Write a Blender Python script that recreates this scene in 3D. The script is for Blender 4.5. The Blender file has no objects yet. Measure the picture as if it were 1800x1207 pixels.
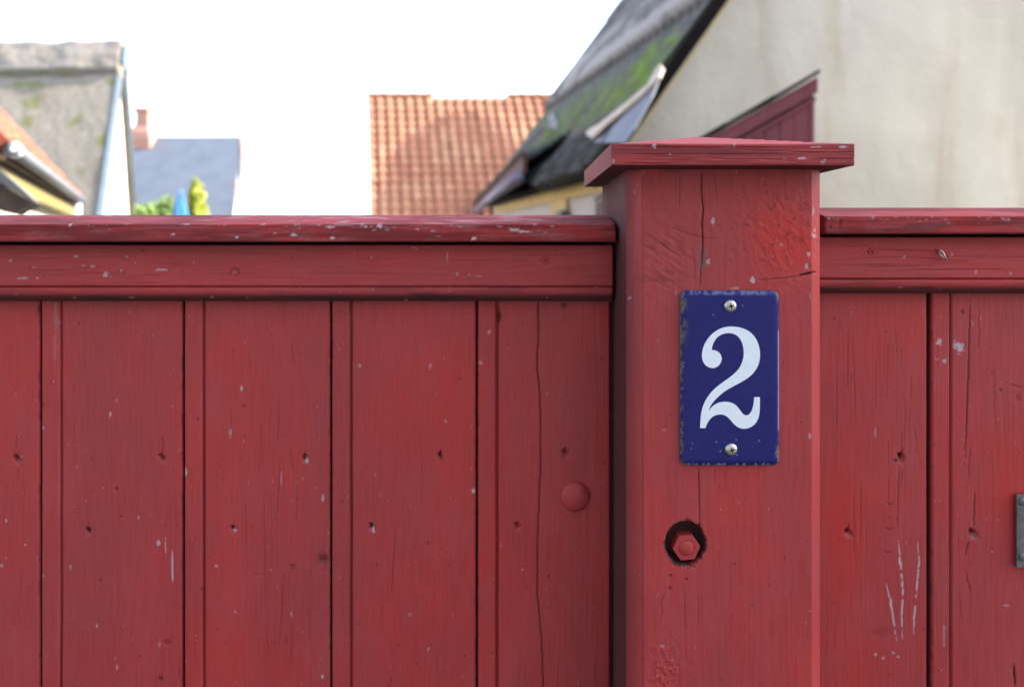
import bpy, bmesh, math, random
import numpy as np
from mathutils import Vector, Matrix

# ------------------------------------------------------------------ camera, world, sun, exposure
scene = bpy.context.scene
C = scene.collection
EYE = 1.42          # eye height above the ground
F = 1200.0          # focal length in photo pixels
cd = bpy.data.cameras.new('camera'); cam = bpy.data.objects.new('camera', cd); C.objects.link(cam)
cam.location = (0, 0, EYE); cam.rotation_euler = (math.pi/2, 0, 0)
cd.sensor_width = 36; cd.lens = 24; cd.shift_y = -0.0964
cd.clip_start = 0.02; cd.clip_end = 2000
cd.dof.use_dof = True; cd.dof.focus_distance = 0.605; cd.dof.aperture_fstop = 4.2
scene.camera = cam

SUN = Vector((0.80, 0.20, 0.60)).normalized()       # towards the sun: right, a little behind the fence
W = bpy.data.worlds.new('World'); scene.world = W; W.use_nodes = True
wn = W.node_tree.nodes; sky = wn.new('ShaderNodeTexSky'); sky.sky_type = 'NISHITA'; sky.sun_disc = False
sky.sun_elevation = math.asin(SUN.z); sky.sun_rotation = math.atan2(SUN.x, SUN.y)
sky.air_density = 1.0; sky.dust_density = 1.6; sky.ozone_density = 0.8
hs = wn.new('ShaderNodeHueSaturation'); hs.inputs['Saturation'].default_value = .80   # thin white cloud veils the blue
W.node_tree.links.new(sky.outputs[0], hs.inputs['Color']); W.node_tree.links.new(hs.outputs[0], wn['Background'].inputs[0]); wn['Background'].inputs[1].default_value = 0.14
sd = bpy.data.lights.new('sun', 'SUN'); sd.energy = 3.2; sd.angle = math.radians(0.5); sd.color = (1, .95, .87)
so = bpy.data.objects.new('sun', sd); C.objects.link(so)
so.rotation_euler = SUN.to_track_quat('Z', 'Y').to_euler(); so.location = (8, -4, 12)
scene.view_settings.view_transform = 'Standard'; scene.view_settings.look = 'None'
scene.view_settings.exposure = 2.58; scene.view_settings.gamma = 1

rnd = random.Random(7)
NR = np.random.RandomState(11)

# ------------------------------------------------------------------ measuring helpers
def PT(px, py, Y):                      # a point measured on the photo, at its real distance Y
    return Vector(((px-900)*Y/F, Y, EYE + (430-py)*Y/F))
def XA(px, Y): return (px-900)*Y/F
def ZA(py, Y): return EYE + (430-py)*Y/F
def V(*a): return Vector(a)

# ------------------------------------------------------------------ scene-graph helpers
def thing(name, label, cat, loc, group=None):
    o = bpy.data.objects.new(name, None); C.objects.link(o); o.location = loc
    o.empty_display_size = .1
    o['label'] = label; o['category'] = cat
    if group: o['group'] = group
    return o
def origin(p):
    v = Vector((0, 0, 0))
    while p is not None: v += p.location; p = p.parent
    return v
def link(name, me, mat, parent=None, label=None, kind=None, loc=None):
    o = bpy.data.objects.new(name, me); C.objects.link(o)
    if mat is not None: me.materials.append(mat)
    base = origin(parent) if parent is not None else (Vector(loc) if loc is not None else Vector((0, 0, 0)))
    if base.length: me.transform(Matrix.Translation(-base))
    if parent is not None: o.parent = parent
    elif loc is not None: o.location = loc
    if label: o['label'] = label
    if kind: o['kind'] = kind
    return o

def grid(name, P0, u, v, n, us, vs, h, col, mat, parent, back=0.02, rim=(0, 0, 0, 0), smooth=True, AB=None, label=None, loc=None):
    """a solid whose front is a fine grid P0+u*a+v*b+n*h; h, col are (len(vs),len(us)) arrays; rim = dirt and painted shade of left,right,bottom,top sides"""
    us = np.asarray(us, float); vs = np.asarray(vs, float)
    nu, nv = len(us), len(vs)
    u = np.array(u, float); v = np.array(v, float); n = np.array(n, float); P0 = np.array(P0, float)
    A, B = AB if AB is not None else np.meshgrid(us, vs)
    co = P0 + A[..., None]*u + B[..., None]*v + h[..., None]*n
    co = co.reshape(-1, 3)
    idx = np.arange(nu*nv).reshape(nv, nu)
    q = np.stack([idx[:-1, :-1], idx[:-1, 1:], idx[1:, 1:], idx[1:, :-1]], -1).reshape(-1, 4)
    # rims: duplicate boundary strips
    verts = [co]; faces = [q]; cols = [col.reshape(-1, 4)]; nvtot = nu*nv
    nfront = len(q)
    bh = -back
    def strip(ids, a, b, d, flip):
        nonlocal nvtot
        f = co[ids]
        bk = P0 + A.ravel()[ids][:, None]*u + B.ravel()[ids][:, None]*v + bh*n
        k = len(ids)
        verts.append(f); verts.append(bk)
        c = np.zeros((2*k, 4)); c[:, 1] = d; c[:, 3] = 1
        cols.append(c)
        i0 = nvtot + np.arange(k-1); i1 = i0+1; j0 = i0+k; j1 = i1+k
        ff = np.stack([i0, j0, j1, i1], -1) if not flip else np.stack([i0, i1, j1, j0], -1)
        faces.append(ff); nvtot += 2*k
    strip(idx[:, 0], np.full(nv, us[0]), vs, rim[0], True)
    strip(idx[:, -1], np.full(nv, us[-1]), vs, rim[1], False)
    strip(idx[0, :], us, np.full(nu, vs[0]), rim[2], False)
    strip(idx[-1, :], us, np.full(nu, vs[-1]), rim[3], True)
    # back
    verts.append(np.array([P0+A[j, i]*u+B[j, i]*v+bh*n for i, j in ((0, 0), (0, -1), (-1, -1), (-1, 0))]))
    cc = np.zeros((4, 4)); cc[:, 1] = .6; cc[:, 3] = 1; cols.append(cc)
    faces.append(np.array([[nvtot, nvtot+1, nvtot+2, nvtot+3]])); nvtot += 4
    vv = np.concatenate(verts); ff = np.concatenate(faces); cl = np.concatenate(cols)
    me = bpy.data.meshes.new(name)
    me.vertices.add(len(vv)); me.vertices.foreach_set('co', vv.astype(np.float32).ravel())
    me.loops.add(len(ff)*4); me.loops.foreach_set('vertex_index', ff.astype(np.int32).ravel())
    me.polygons.add(len(ff)); me.polygons.foreach_set('loop_start', np.arange(0, len(ff)*4, 4, dtype=np.int32))
    sm = np.zeros(len(ff), bool); sm[:nfront] = smooth
    me.update(calc_edges=True); me.validate()
    if len(me.polygons) == len(ff): me.polygons.foreach_set('use_smooth', sm)
    at = me.color_attributes.new('wear', 'FLOAT_COLOR', 'POINT')
    if len(me.vertices) == len(cl): at.data.foreach_set('color', cl.astype(np.float32).ravel())
    return link(name, me, mat, parent, label, loc=loc)

def prism(name, pts, off, mat, parent=None, bevel=0, label=None, kind=None, loc=None):
    """polygon pts (3-D, planar) extruded by the vector off"""
    bm = bmesh.new(); off = Vector(off)
    a = [bm.verts.new(Vector(p)) for p in pts]; b = [bm.verts.new(Vector(p)+off) for p in pts]
    k = len(pts); bm.faces.new(a); bm.faces.new(b[::-1])
    for i in range(k): bm.faces.new([a[i], b[i], b[(i+1) % k], a[(i+1) % k]])
    bmesh.ops.recalc_face_normals(bm, faces=bm.faces)
    if bevel: bmesh.ops.bevel(bm, geom=list(bm.edges), offset=bevel, segments=2, affect='EDGES', profile=.6)
    me = bpy.data.meshes.new(name); bm.to_mesh(me); bm.free()
    return link(name, me, mat, parent, label, kind, loc)

def boxv(name, p, a, b, c, mat, parent=None, bevel=0, **k):   # box from corner p along a,b,c
    p, a, b = Vector(p), Vector(a), Vector(b)
    return prism(name, [p, p+a, p+a+b, p+b], c, mat, parent, bevel, **k)

def lathe(name, cen, axis, prof, mat, parent=None, seg=32, xdir=None, hexa=False, **k):
    """profile [(r,h)...] turned round axis at cen"""
    ax = Vector(axis).normalized(); x = (Vector(xdir) if xdir else ax.orthogonal()).normalized(); y = ax.cross(x)
    bm = bmesh.new(); rings = []
    for r, h in prof:
        if r < 1e-7: rings.append([bm.verts.new(Vector(cen)+ax*h)])
        else: rings.append([bm.verts.new(Vector(cen)+ax*h+(x*math.cos(t)+y*math.sin(t))*r) for t in [2*math.pi*i/seg for i in range(seg)]])
    for A, B in zip(rings, rings[1:]):
        for i in range(seg):
            j = (i+1) % seg
            if len(A) == 1 and len(B) == 1: continue
            if len(A) == 1: bm.faces.new([A[0], B[i], B[j]])
            elif len(B) == 1: bm.faces.new([A[i], B[0], A[j]])
            else: bm.faces.new([A[i], B[i], B[j], A[j]])
    bmesh.ops.recalc_face_normals(bm, faces=bm.faces)
    me = bpy.data.meshes.new(name); bm.to_mesh(me); bm.free()
    if not hexa:
        for f in me.polygons: f.use_smooth = True
    return link(name, me, mat, parent, **k)

def tube(name, pts, r, mat, parent=None, seg=10, **k):
    bm = bmesh.new(); rings = []
    P = [Vector(p) for p in pts]; R = r if isinstance(r, (list, tuple)) else [r]*len(P)
    ref = None
    for i, p in enumerate(P):
        d = (P[min(i+1, len(P)-1)]-P[max(i-1, 0)]).normalized()
        x = d.orthogonal().normalized() if ref is None else (ref-d*ref.dot(d)).normalized()
        ref = x; y = d.cross(x)
        rings.append([bm.verts.new(p+(x*math.cos(t)+y*math.sin(t))*R[i]) for t in [2*math.pi*j/seg for j in range(seg)]])
    for A, B in zip(rings, rings[1:]):
        for i in range(seg): bm.faces.new([A[i], A[(i+1) % seg], B[(i+1) % seg], B[i]])
    bm.faces.new(rings[0][::-1]); bm.faces.new(rings[-1])
    bmesh.ops.recalc_face_normals(bm, faces=bm.faces)
    me = bpy.data.meshes.new(name); bm.to_mesh(me); bm.free()
    for f in me.polygons: f.use_smooth = True
    return link(name, me, mat, parent, **k)

# ------------------------------------------------------------------ noise
def vnoise(X, Y, seed):
    """smooth value noise in 0..1"""
    xi = np.floor(X).astype(np.int64); yi = np.floor(Y).astype(np.int64)
    fx = X-xi; fy = Y-yi; fx = fx*fx*(3-2*fx); fy = fy*fy*(3-2*fy)
    def hsh(a, b):
        n = (a*374761393 + b*668265263 + seed*974634777) & 0xffffffff
        n = ((n ^ (n >> 13))*1274126177) & 0xffffffff
        return ((n ^ (n >> 16)) & 0xffff)/65535.0
    return (hsh(xi, yi)*(1-fx)+hsh(xi+1, yi)*fx)*(1-fy)+(hsh(xi, yi+1)*(1-fx)+hsh(xi+1, yi+1)*fx)*fy
def fbm(X, Y, seed, o=3):
    s = 0; a = .5; t = 0
    for i in range(o):
        s = s+a*vnoise(X*2**i, Y*2**i, seed+i*17); t += a; a *= .5
    return s/t
def sstep(a, b, x):
    t = np.clip((x-a)/(b-a), 0, 1); return t*t*(3-2*t)

# ------------------------------------------------------------------ materials
class NT:
    def __init__(s, name):
        s.m = bpy.data.materials.new(name); s.m.use_nodes = True; s.t = s.m.node_tree
        s.b = s.t.nodes['Principled BSDF']
    def n(s, typ, **kw):
        x = s.t.nodes.new(typ)
        for k, v in kw.items(): setattr(x, k, v)
        return x
    def l(s, a, b): s.t.links.new(a, b)
    def coord(s, scale=(1, 1, 1), loc=(0, 0, 0)):
        c = s.n('ShaderNodeNewGeometry'); m = s.n('ShaderNodeMapping')
        m.inputs['Scale'].default_value = scale; m.inputs['Location'].default_value = loc
        s.l(c.outputs['Position'], m.inputs['Vector']); return m.outputs[0]
    def noise(s, vec, scale, detail=3, rough=.5, dist=0):
        x = s.n('ShaderNodeTexNoise'); s.l(vec, x.inputs['Vector'])
        x.inputs['Scale'].default_value = scale; x.inputs['Detail'].default_value = detail
        x.inputs['Roughness'].default_value = rough; x.inputs['Distortion'].default_value = dist
        return x.outputs['Fac']
    def ramp(s, fac, a, b, ca=(0, 0, 0, 1), cb=(1, 1, 1, 1)):
        r = s.n('ShaderNodeValToRGB'); e = r.color_ramp.elements
        e[0].position = a; e[1].position = b
        e[0].color = tuple(ca)+(1,)*(4-len(ca)); e[1].color = tuple(cb)+(1,)*(4-len(cb))
        s.l(fac, r.inputs[0]); return r.outputs[0]
    def mix(s, f, a, b, mode='MIX'):
        x = s.n('ShaderNodeMix', data_type='RGBA', blend_type=mode)
        for k, val in ((0, f), (6, a), (7, b)):
            if isinstance(val, (int, float)): x.inputs[k].default_value = val
            elif isinstance(val, tuple): x.inputs[k].default_value = val+(1,)*(4-len(val))
            else: s.l(val, x.inputs[k])
        return x.outputs[2]
    def math(s, op, a, b=None):
        x = s.n('ShaderNodeMath', operation=op)
        for k, val in ((0, a), (1, b)):
            if val is None: continue
            if isinstance(val, (int, float)): x.inputs[k].default_value = val
            else: s.l(val, x.inputs[k])
        return x.outputs[0]
    def wear(s):
        a = s.n('ShaderNodeAttribute', attribute_name='wear'); x = s.n('ShaderNodeSeparateColor')
        s.l(a.outputs['Color'], x.inputs[0]); return x.outputs
    def bump(s, h, strength, dist, prev=None):
        b = s.n('ShaderNodeBump'); b.inputs['Strength'].default_value = strength; b.inputs['Distance'].default_value = dist
        s.l(h, b.inputs['Height'])
        if prev is not None: s.l(prev, b.inputs['Normal'])
        return b.outputs[0]
    def done(s, col, rough=.6, normal=None, metal=0, spec=.5):
        if isinstance(col, tuple): s.b.inputs['Base Color'].default_value = col+(1,)*(4-len(col))
        else: s.l(col, s.b.inputs['Base Color'])
        if isinstance(rough, (int, float)): s.b.inputs['Roughness'].default_value = rough
        else: s.l(rough, s.b.inputs['Roughness'])
        s.b.inputs['Metallic'].default_value = metal; s.b.inputs['Specular IOR Level'].default_value = spec
        if normal is not None: s.l(normal, s.b.inputs['Normal'])
        return s.m

def paint(name, vertical=True, seed=0.0, weather=0.0):
    """old red oil paint on softwood: wear.r = chipped to pale wood, wear.g = dirt and painted shade, wear.b = fresher red"""
    t = NT(name)
    st = (1, 1, .05) if vertical else (.05, 1, 1)
    big = t.noise(t.coord((1, 1, .45) if vertical else (.35, 1, 1), (seed, seed*2, 3)), 9, 4, .55)
    mid = t.noise(t.coord((1, 1, .5) if vertical else (.5, 1, 1), (seed, 5, seed)), 45, 4, .6)
    grain = t.noise(t.coord(st, (seed, 0, seed)), 420, 3, .6, .1)
    fine = t.noise(t.coord(), 1500, 2, .6)
    w = t.wear()
    c = t.ramp(big, .36, .66, (.315, .036, .038), (.410, .033, .031))
    c = t.mix(t.math('MULTIPLY', t.ramp(mid, .42, .70), .42), c, (.262, .043, .049))
    chk = t.noise(t.coord((1, 1, .6) if vertical else (.5, 1, 1), (9, seed, 2)), 17, 5, .65)
    c = t.mix(t.math('MULTIPLY', t.ramp(chk, .50, .68), .30), c, (.41, .070, .074))
    c = t.mix(t.math('MULTIPLY', t.ramp(grain, .52, .72), .10), c, (.165, .020, .024))
    c = t.mix(t.math('MULTIPLY', t.ramp(grain, .48, .28), .10), c, (.45, .11, .12))
    c = t.mix(w[2], c, (.44, .027, .022))
    if weather:
        wz = t.noise(t.coord((.3, 1, 1), (1, 4, 2)), 120, 4, .7)
        c = t.mix(t.math('MULTIPLY', t.ramp(wz, .50, .66), weather), c, (.24, .15, .15))
    # tiny pale nicks and dark pits of old paint
    nick = t.noise(t.coord(st if False else (1, 1, .5), (7, seed, 1)), 330, 1, .4)
    c = t.mix(t.math('MULTIPLY', t.ramp(nick, .775, .80), .55), c, (.42, .22, .21))
    pit = t.noise(t.coord((1, 1, .6), (3, seed+4, 8)), 260, 1, .4)
    c = t.mix(t.math('MULTIPLY', t.ramp(pit, .76, .80), .6), c, (.09, .015, .018))
    c = t.mix(w[1], c, (.034, .015, .014))
    c = t.mix(w[0], c, t.mix(fine, (.30, .20, .20), (.58, .50, .53)))
    n1 = t.bump(grain, .22, .0006)
    n2 = t.bump(mid, .35, .0011, n1)
    n3 = t.bump(fine, .12, .0003, n2)
    r = t.math('ADD', t.math('MULTIPLY', chk, .5), .26+.22*bool(weather)); r = t.math('ADD', r, t.math('MULTIPLY', w[1], .4))
    return t.done(c, r, n3, spec=.32-.12*bool(weather))

def plain(name, c1, c2=None, scale=8, rough=.7, stretch=(1, 1, 1), bump=0, bd=.01, metal=0, lo=.35, hi=.65, spec=.5):
    t = NT(name); f = t.noise(t.coord(stretch), scale, 4, .6)
    col = t.ramp(f, lo, hi, c1, c2 or c1)
    nm = t.bump(t.noise(t.coord(stretch), scale*4, 4, .65), bump, bd) if bump else None
    return t.done(col, rough, nm, metal, spec)

M = {}
M['board'] = paint('red_paint_boards', True, 0.0)
M['post'] = paint('red_paint_post', True, 3.3)
M['rail'] = paint('red_paint_rail', False, 1.7)
M['cap'] = paint('red_paint_rail_cap', False, 5.1, .38)
M['raw'] = plain('old_dirty_wood', (.05, .022, .02), (.10, .03, .03), 60, .8)
M['steel'] = plain('dull_zinc_steel', (.42, .40, .37), (.62, .60, .56), 300, .38, metal=.9, bump=.2, bd=.0003)
M['irongrey'] = plain('grey_galvanised_plate', (.10, .10, .10), (.17, .17, .165), 120, .55, metal=.35, bump=.3, bd=.0006)
M['numeral'] = plain('white_enamel', (.72, .80, .86), (.76, .84, .90), 200, .25)
def enamel():
    t = NT('blue_enamel'); w = t.wear(); n = t.noise(t.coord(), 160, 4, .6); f = t.noise(t.coord(), 900, 3, .6)
    c = t.ramp(n, .3, .7, (.013, .014, .115), (.017, .019, .138))
    rust = t.mix(t.ramp(f, .4, .6), (.16, .15, .14), (.06, .045, .035))
    c = t.mix(w[2], c, (.30, .32, .45)); c = t.mix(w[0], c, rust); c = t.mix(w[1], c, (.03, .025, .03))
    r = t.math('ADD', t.math('MULTIPLY', w[0], .5), .16)
    return t.done(c, r, t.bump(n, .08, .001), spec=.22)
M['enamel'] = enamel()

def plaster(name, a, b, stain, str_=.55):
    t = NT(name)
    n = t.noise(t.coord(), 1.3, 5, .6); fine = t.noise(t.coord(), 22, 4, .65)
    c = t.ramp(n, .35, .68, a, b)
    s1 = t.noise(t.coord((1, 1, .09), (2, 1, 4)), 2.6, 4, .6, .3)
    s2 = t.noise(t.coord((1, 1, .35), (2, 1, 7.3)), 1.1, 3, .5)
    st = t.math('MULTIPLY', t.ramp(s1, .53, .68), t.ramp(s2, .40, .60))
    c = t.mix(t.math('MULTIPLY', st, str_), c, stain)
    sp = t.noise(t.coord((1, 1, 1), (5, 1, 1)), 17, 2, .5)
    c = t.mix(t.math('MULTIPLY', t.ramp(sp, .69, .76), .35), c, stain)
    # fine settlement cracks
    vo = t.n('ShaderNodeTexVoronoi', feature='DISTANCE_TO_EDGE'); t.l(t.coord((1, 1, .7)), vo.inputs['Vector']); vo.inputs['Scale'].default_value = 1.1
    cr = t.math('MULTIPLY', t.ramp(vo.outputs['Distance'], .006, .0, (0, 0, 0), (1, 1, 1)), t.ramp(s2, .45, .6))
    c = t.mix(t.math('MULTIPLY', cr, .35), c, (.3, .27, .22))
    nm = t.bump(fine, .5, .008); nm = t.bump(n, .5, .06, nm)
    return t.done(c, .85, nm, spec=.2)
M['wall_cream'] = plaster('cream_limewash', (.42, .40, .335), (.485, .46, .39), (.33, .26, .145), .55)
M['wall_side'] = plaster('pale_limewash', (.42, .41, .38), (.48, .465, .43), (.38, .33, .26), .3)
M['wall_white'] = plaster('white_limewash', (.78, .78, .77), (.82, .82, .81), (.7, .68, .62), .3)
M['wall_yellow'] = plaster('pale_yellow_limewash', (.78, .73, .58), (.83, .78, .63), (.7, .6, .4), .3)
M['ochre'] = plain('ochre_paint', (.42, .31, .10), (.50, .38, .14), 6, .7)
M['olive'] = plain('ochre_cornice_paint', (.19, .145, .035), (.25, .19, .05), 6, .7)
M['creamtrim'] = plain('pale_ochre_trim', (.42, .36, .20), (.48, .42, .26), 6, .7)
M['tar'] = plain('dark_grey_render', (.27, .27, .28), (.33, .33, .335), 2, .9)
M['darkwood'] = plain('tarred_board', (.005, .004, .004), (.011, .009, .008), 10, .95, bump=.3, bd=.005, spec=.08)
M['brownwood'] = plain('weathered_brown_wood', (.05, .03, .018), (.10, .06, .035), 14, .8)
M['redwood'] = plain('dark_red_paint', (.165, .034, .040), (.215, .046, .052), 5, .65, (1, 1, .15), .3, .004)
M['redfascia'] = plain('dark_red_fascia', (.06, .018, .014), (.10, .026, .02), 8, .7)
M['gutter'] = plain('grey_plastic_gutter', (.16, .15, .20), (.21, .20, .26), 4, .4)
M['zinc'] = plain('zinc_gutter', (.13, .14, .155), (.17, .18, .19), 5, .5)
M['bluetrim'] = plain('blue_grey_verge_board', (.035, .055, .072), (.05, .075, .095), 5, .6)
M['felt'] = plain('grey_roofing_felt', (.13, .13, .125), (.20, .19, .175), 8, .85)
M['bluepaint'] = plain('blue_gable_board', (.07, .15, .32), (.09, .18, .36), 5, .6)
M['slate'] = plain('blue_grey_slate', (.088, .102, .126), (.112, .127, .152), 1.6, .6, bump=.4, bd=.02)
M['whitepipe'] = plain('white_downpipe_plastic', (.75, .77, .8), (.8, .81, .84), 5, .4)
M['creamboard'] = plain('pale_weathered_board', (.40, .33, .24), (.52, .45, .35), 9, .8, bump=.5, bd=.01)
M['lead'] = plain('blue_grey_lead', (.105, .11, .13), (.15, .155, .175), 6, .6, bump=.2, bd=.01)
M['parasol'] = plain('blue_canvas', (.04, .19, .62), (.06, .24, .70), 8, .8)
M['leafpale'] = plain('pale_green_leaf', (.10, .22, .07), (.26, .34, .06), 9, .6)
M['leafyellow'] = plain('yellow_green_leaf', (.16, .24, .01), (.42, .42, .04), 5, .6)
M['bark'] = plain('bark', (.10, .07, .05), (.16, .12, .09), 20, .9)
M['ground'] = plain('grey_cobble_ground', (.035, .034, .032), (.065, .062, .057), 3, .9, bump=.6, bd=.03)

def brick(name, a, b, mortar, sc):
    t = NT(name); g = t.n('ShaderNodeTexBrick'); t.l(t.coord((1, 1, 1)), g.inputs['Vector'])
    m = t.n('ShaderNodeMapping'); geo = t.n('ShaderNodeNewGeometry'); t.l(geo.outputs['Position'], m.inputs[0])
    m.inputs['Rotation'].default_value = (math.pi/2, 0, 0); t.l(m.outputs[0], g.inputs['Vector'])
    g.inputs['Scale'].default_value = sc; g.inputs['Color1'].default_value = a+(1,); g.inputs['Color2'].default_value = b+(1,)
    g.inputs['Mortar'].default_value = mortar+(1,); g.inputs['Mortar Size'].default_value = .015
    return t.done(g.outputs['Color'], .85, t.bump(g.outputs['Fac'], .4, .01))
M['brick'] = brick('red_brick', (.36, .15, .105), (.44, .20, .14), (.42, .33, .28), 4)

def tile_mat(name='orange_clay_tile', k=1.0):
    t = NT(name); w = t.wear(); n = t.noise(t.coord(), 6, 4, .6)
    c = t.mix(w[0], (.34*k, .134*k*k, .075*k*k), (.47*k, .212*k*k, .117*k*k))
    c = t.mix(t.math('MULTIPLY', t.ramp(n, .5, .7), .4), c, (.46, .20, .11))
    c = t.mix(w[1], c, (.10, .045, .03))
    c = t.mix(w[2], c, (.66, .47, .26))
    return t.done(c, .8, t.bump(n, .4, .01), spec=.25)
M['tile'] = tile_mat(); M['tiledark'] = tile_mat('darkened_clay_tile', .62)  # second tile is a darkened copy, offsets strong sun on the left roof
def roofing(name, base1, base2, moss1, moss2, dark, k=1.0):
    t = NT(name); w = t.wear(); n = t.noise(t.coord(), 9, 5, .65); f = t.noise(t.coord(), 40, 4, .7)
    c = t.ramp(n, .35, .65, base1, base2)
    c = t.mix(t.math('MULTIPLY', t.ramp(f, .5, .65), .45*k), c, dark)
    c = t.mix(w[1], c, dark)
    c = t.mix(w[0], c, t.mix(f, moss1, moss2))
    c = t.mix(w[2], c, (.46, .43, .38))
    return t.done(c, .9, t.bump(f, .7*k, .03*k), spec=.15)
M['corr'] = roofing('mossy_grey_cement_sheet', (.15, .15, .135), (.25, .24, .22), (.055, .10, .02), (.24, .36, .05), (.030, .032, .028))
M['thatch'] = roofing('grey_old_thatch', (.205, .172, .13), (.265, .228, .18), (.10, .115, .028), (.17, .17, .05), (.13, .105, .07), .3)
M['thatchridge'] = roofing('grey_thatch_ridge', (.20, .172, .14), (.255, .222, .19), (.13, .12, .04), (.18, .16, .06), (.15, .125, .09), .3)

# ------------------------------------------------------------------ marks worked into a board face
class Face:
    """arrays over one front face lying near Y=Y0; D = depth into the wood (m)"""
    def __init__(s, us, vs, Y0):
        s.us, s.vs, s.Y0 = np.asarray(us), np.asarray(vs), Y0
        s.X, s.Z = np.meshgrid(s.us, s.vs)
        s.D = np.zeros_like(s.X); s.c = np.zeros(s.X.shape+(4,)); s.c[..., 3] = 1
    def k(s): return s.Y0/F
    def win(s, x0, x1, z0, z1):
        i0, i1 = np.searchsorted(s.us, [x0, x1]); j0, j1 = np.searchsorted(s.vs, [z0, z1])
        return (slice(j0, j1), slice(i0, i1)) if i1 > i0 and j1 > j0 else None
    def at(s, px, py): return XA(px, s.Y0), ZA(py, s.Y0)
    def ell(s, px, py, rx, ry, rough, seed, ext=1.6):
        x, z = s.at(px, py); rx *= s.k(); ry *= s.k()
        w = s.win(x-rx*ext, x+rx*ext, z-ry*ext, z+ry*ext)
        if w is None: return None, None
        a = (s.X[w]-x)/rx; b = (s.Z[w]-z)/ry
        e = np.sqrt(a*a+b*b)
        if rough: e = e*(1+rough*(fbm(s.X[w]*900+seed, s.Z[w]*700, seed, 2)-.5)*2)
        return w, e
    def dent(s, px, py, rx, ry, d, dirt=.5, rough=.4, seed=1, soft=.5):
        w, e = s.ell(px, py, rx, ry, rough, seed)
        if w is None: return s
        m = 1-sstep(1-soft, 1, e); s.D[w] += d*m; s.c[w][..., 1] = np.maximum(s.c[w][..., 1], dirt*m); return s
    def bumpup(s, px, py, rx, ry, d, seed=1):
        w, e = s.ell(px, py, rx, ry, .3, seed)
        if w is None: return s
        s.D[w] -= d*(1-sstep(.2, 1, e)); return s
    def chip(s, px, py, rx, ry, v=.8, seed=1, rough=.6, ch=0, d=.0002):
        w, e = s.ell(px, py, max(rx, 1.5), max(ry, 1.5), rough, seed)
        if w is None: return s
        m = 1-sstep(.7, 1.05, e); s.c[w][..., ch] = np.maximum(s.c[w][..., ch], v*m); s.D[w] += d*m; return s
    def line(s, pts, wpx, d=0., dirt=0., chip=0., broken=0., jit=1.0, seed=1, taper=True):
        P = [s.at(*p) for p in pts]; wd = max(wpx*s.k(), .00055)
        xs = [p[0] for p in P]; zs = [p[1] for p in P]; pad = .004
        w = s.win(min(xs)-pad, max(xs)+pad, min(zs)-pad, max(zs)+pad)
        if w is None: return s
        X = s.X[w]+(fbm(s.X[w]*60+9, s.Z[w]*160, seed, 3)-.5)*.0032*jit; Z = s.Z[w]
        best = np.full(X.shape, 9.); tt = np.zeros(X.shape); n = len(P)-1
        for i in range(n):
            ax, az = P[i]; bx, bz = P[i+1]; L = (bx-ax)**2+(bz-az)**2+1e-12
            t = np.clip(((X-ax)*(bx-ax)+(Z-az)*(bz-az))/L, 0, 1)
            q = np.hypot(X-ax-t*(bx-ax), Z-az-t*(bz-az)); up = q < best
            best = np.where(up, q, best); tt = np.where(up, (i+t)/n, tt)
        ww = wd*(np.sqrt(np.clip(4*tt*(1-tt), .05, 1)) if taper else 1)
        m = 1-sstep(.35, 1.0, best/ww)
        if broken: m = m*sstep(broken-.12, broken+.12, fbm(X*300, Z*260, seed+5, 2))
        s.D[w] += d*m; s.c[w][..., 1] = np.maximum(s.c[w][..., 1], dirt*m); s.c[w][..., 0] = np.maximum(s.c[w][..., 0], chip*m)
        return s
    def build(s, name, mat, parent, y, back, rim=(0, 0, 0, 0), label=None, noise=.0003, vertical=True):
        if vertical: g = fbm(s.X*420, s.Z*22, 5, 3); b = fbm(s.X*30, s.Z*12, 8, 3)
        else: g = fbm(s.X*22, s.Z*420, 5, 3); b = fbm(s.X*12, s.Z*30, 8, 3)
        D = s.D+(g-.5)*noise+(b-.5)*noise*2.5
        return grid(name, (0, y, 0), (1, 0, 0), (0, 0, 1), (0, -1, 0), s.us, s.vs, -D, s.c, mat, parent, back, rim, label=label)

def zs_for(zlow, ztop, zfine, step=.0009):
    lo = list(np.arange(zlow, zfine, .03)) if zlow < zfine else []
    fi = np.arange(zfine, ztop, step)
    return np.array(lo+list(fi)+[ztop])
def xs_for(x0, x1, step): return np.linspace(x0, x1, max(3, int((x1-x0)/step)+1))
def rnd_edge(d, r):
    """profile of a rounded edge: depth at distance d from the edge"""
    q = np.clip(r-d, 0, r); return r-np.sqrt(np.maximum(r*r-q*q, 0))

# ------------------------------------------------------------------ THE FENCE
YP, YC, YR, YB = .575, .623, .640, .659
ZF = .985                                  # below this height nothing is in the frame
panelL = thing('fence_panel', 'red plank fence panel left of the numbered post, with a domed bolt head', 'fence panel', (-.3, .67, 0), 'red fence panels')
panelR = thing('fence_panel', 'red plank fence panel right of the post, with white scratches and grey plate', 'fence panel', (.7, .67, 0), 'red fence panels')

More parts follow.
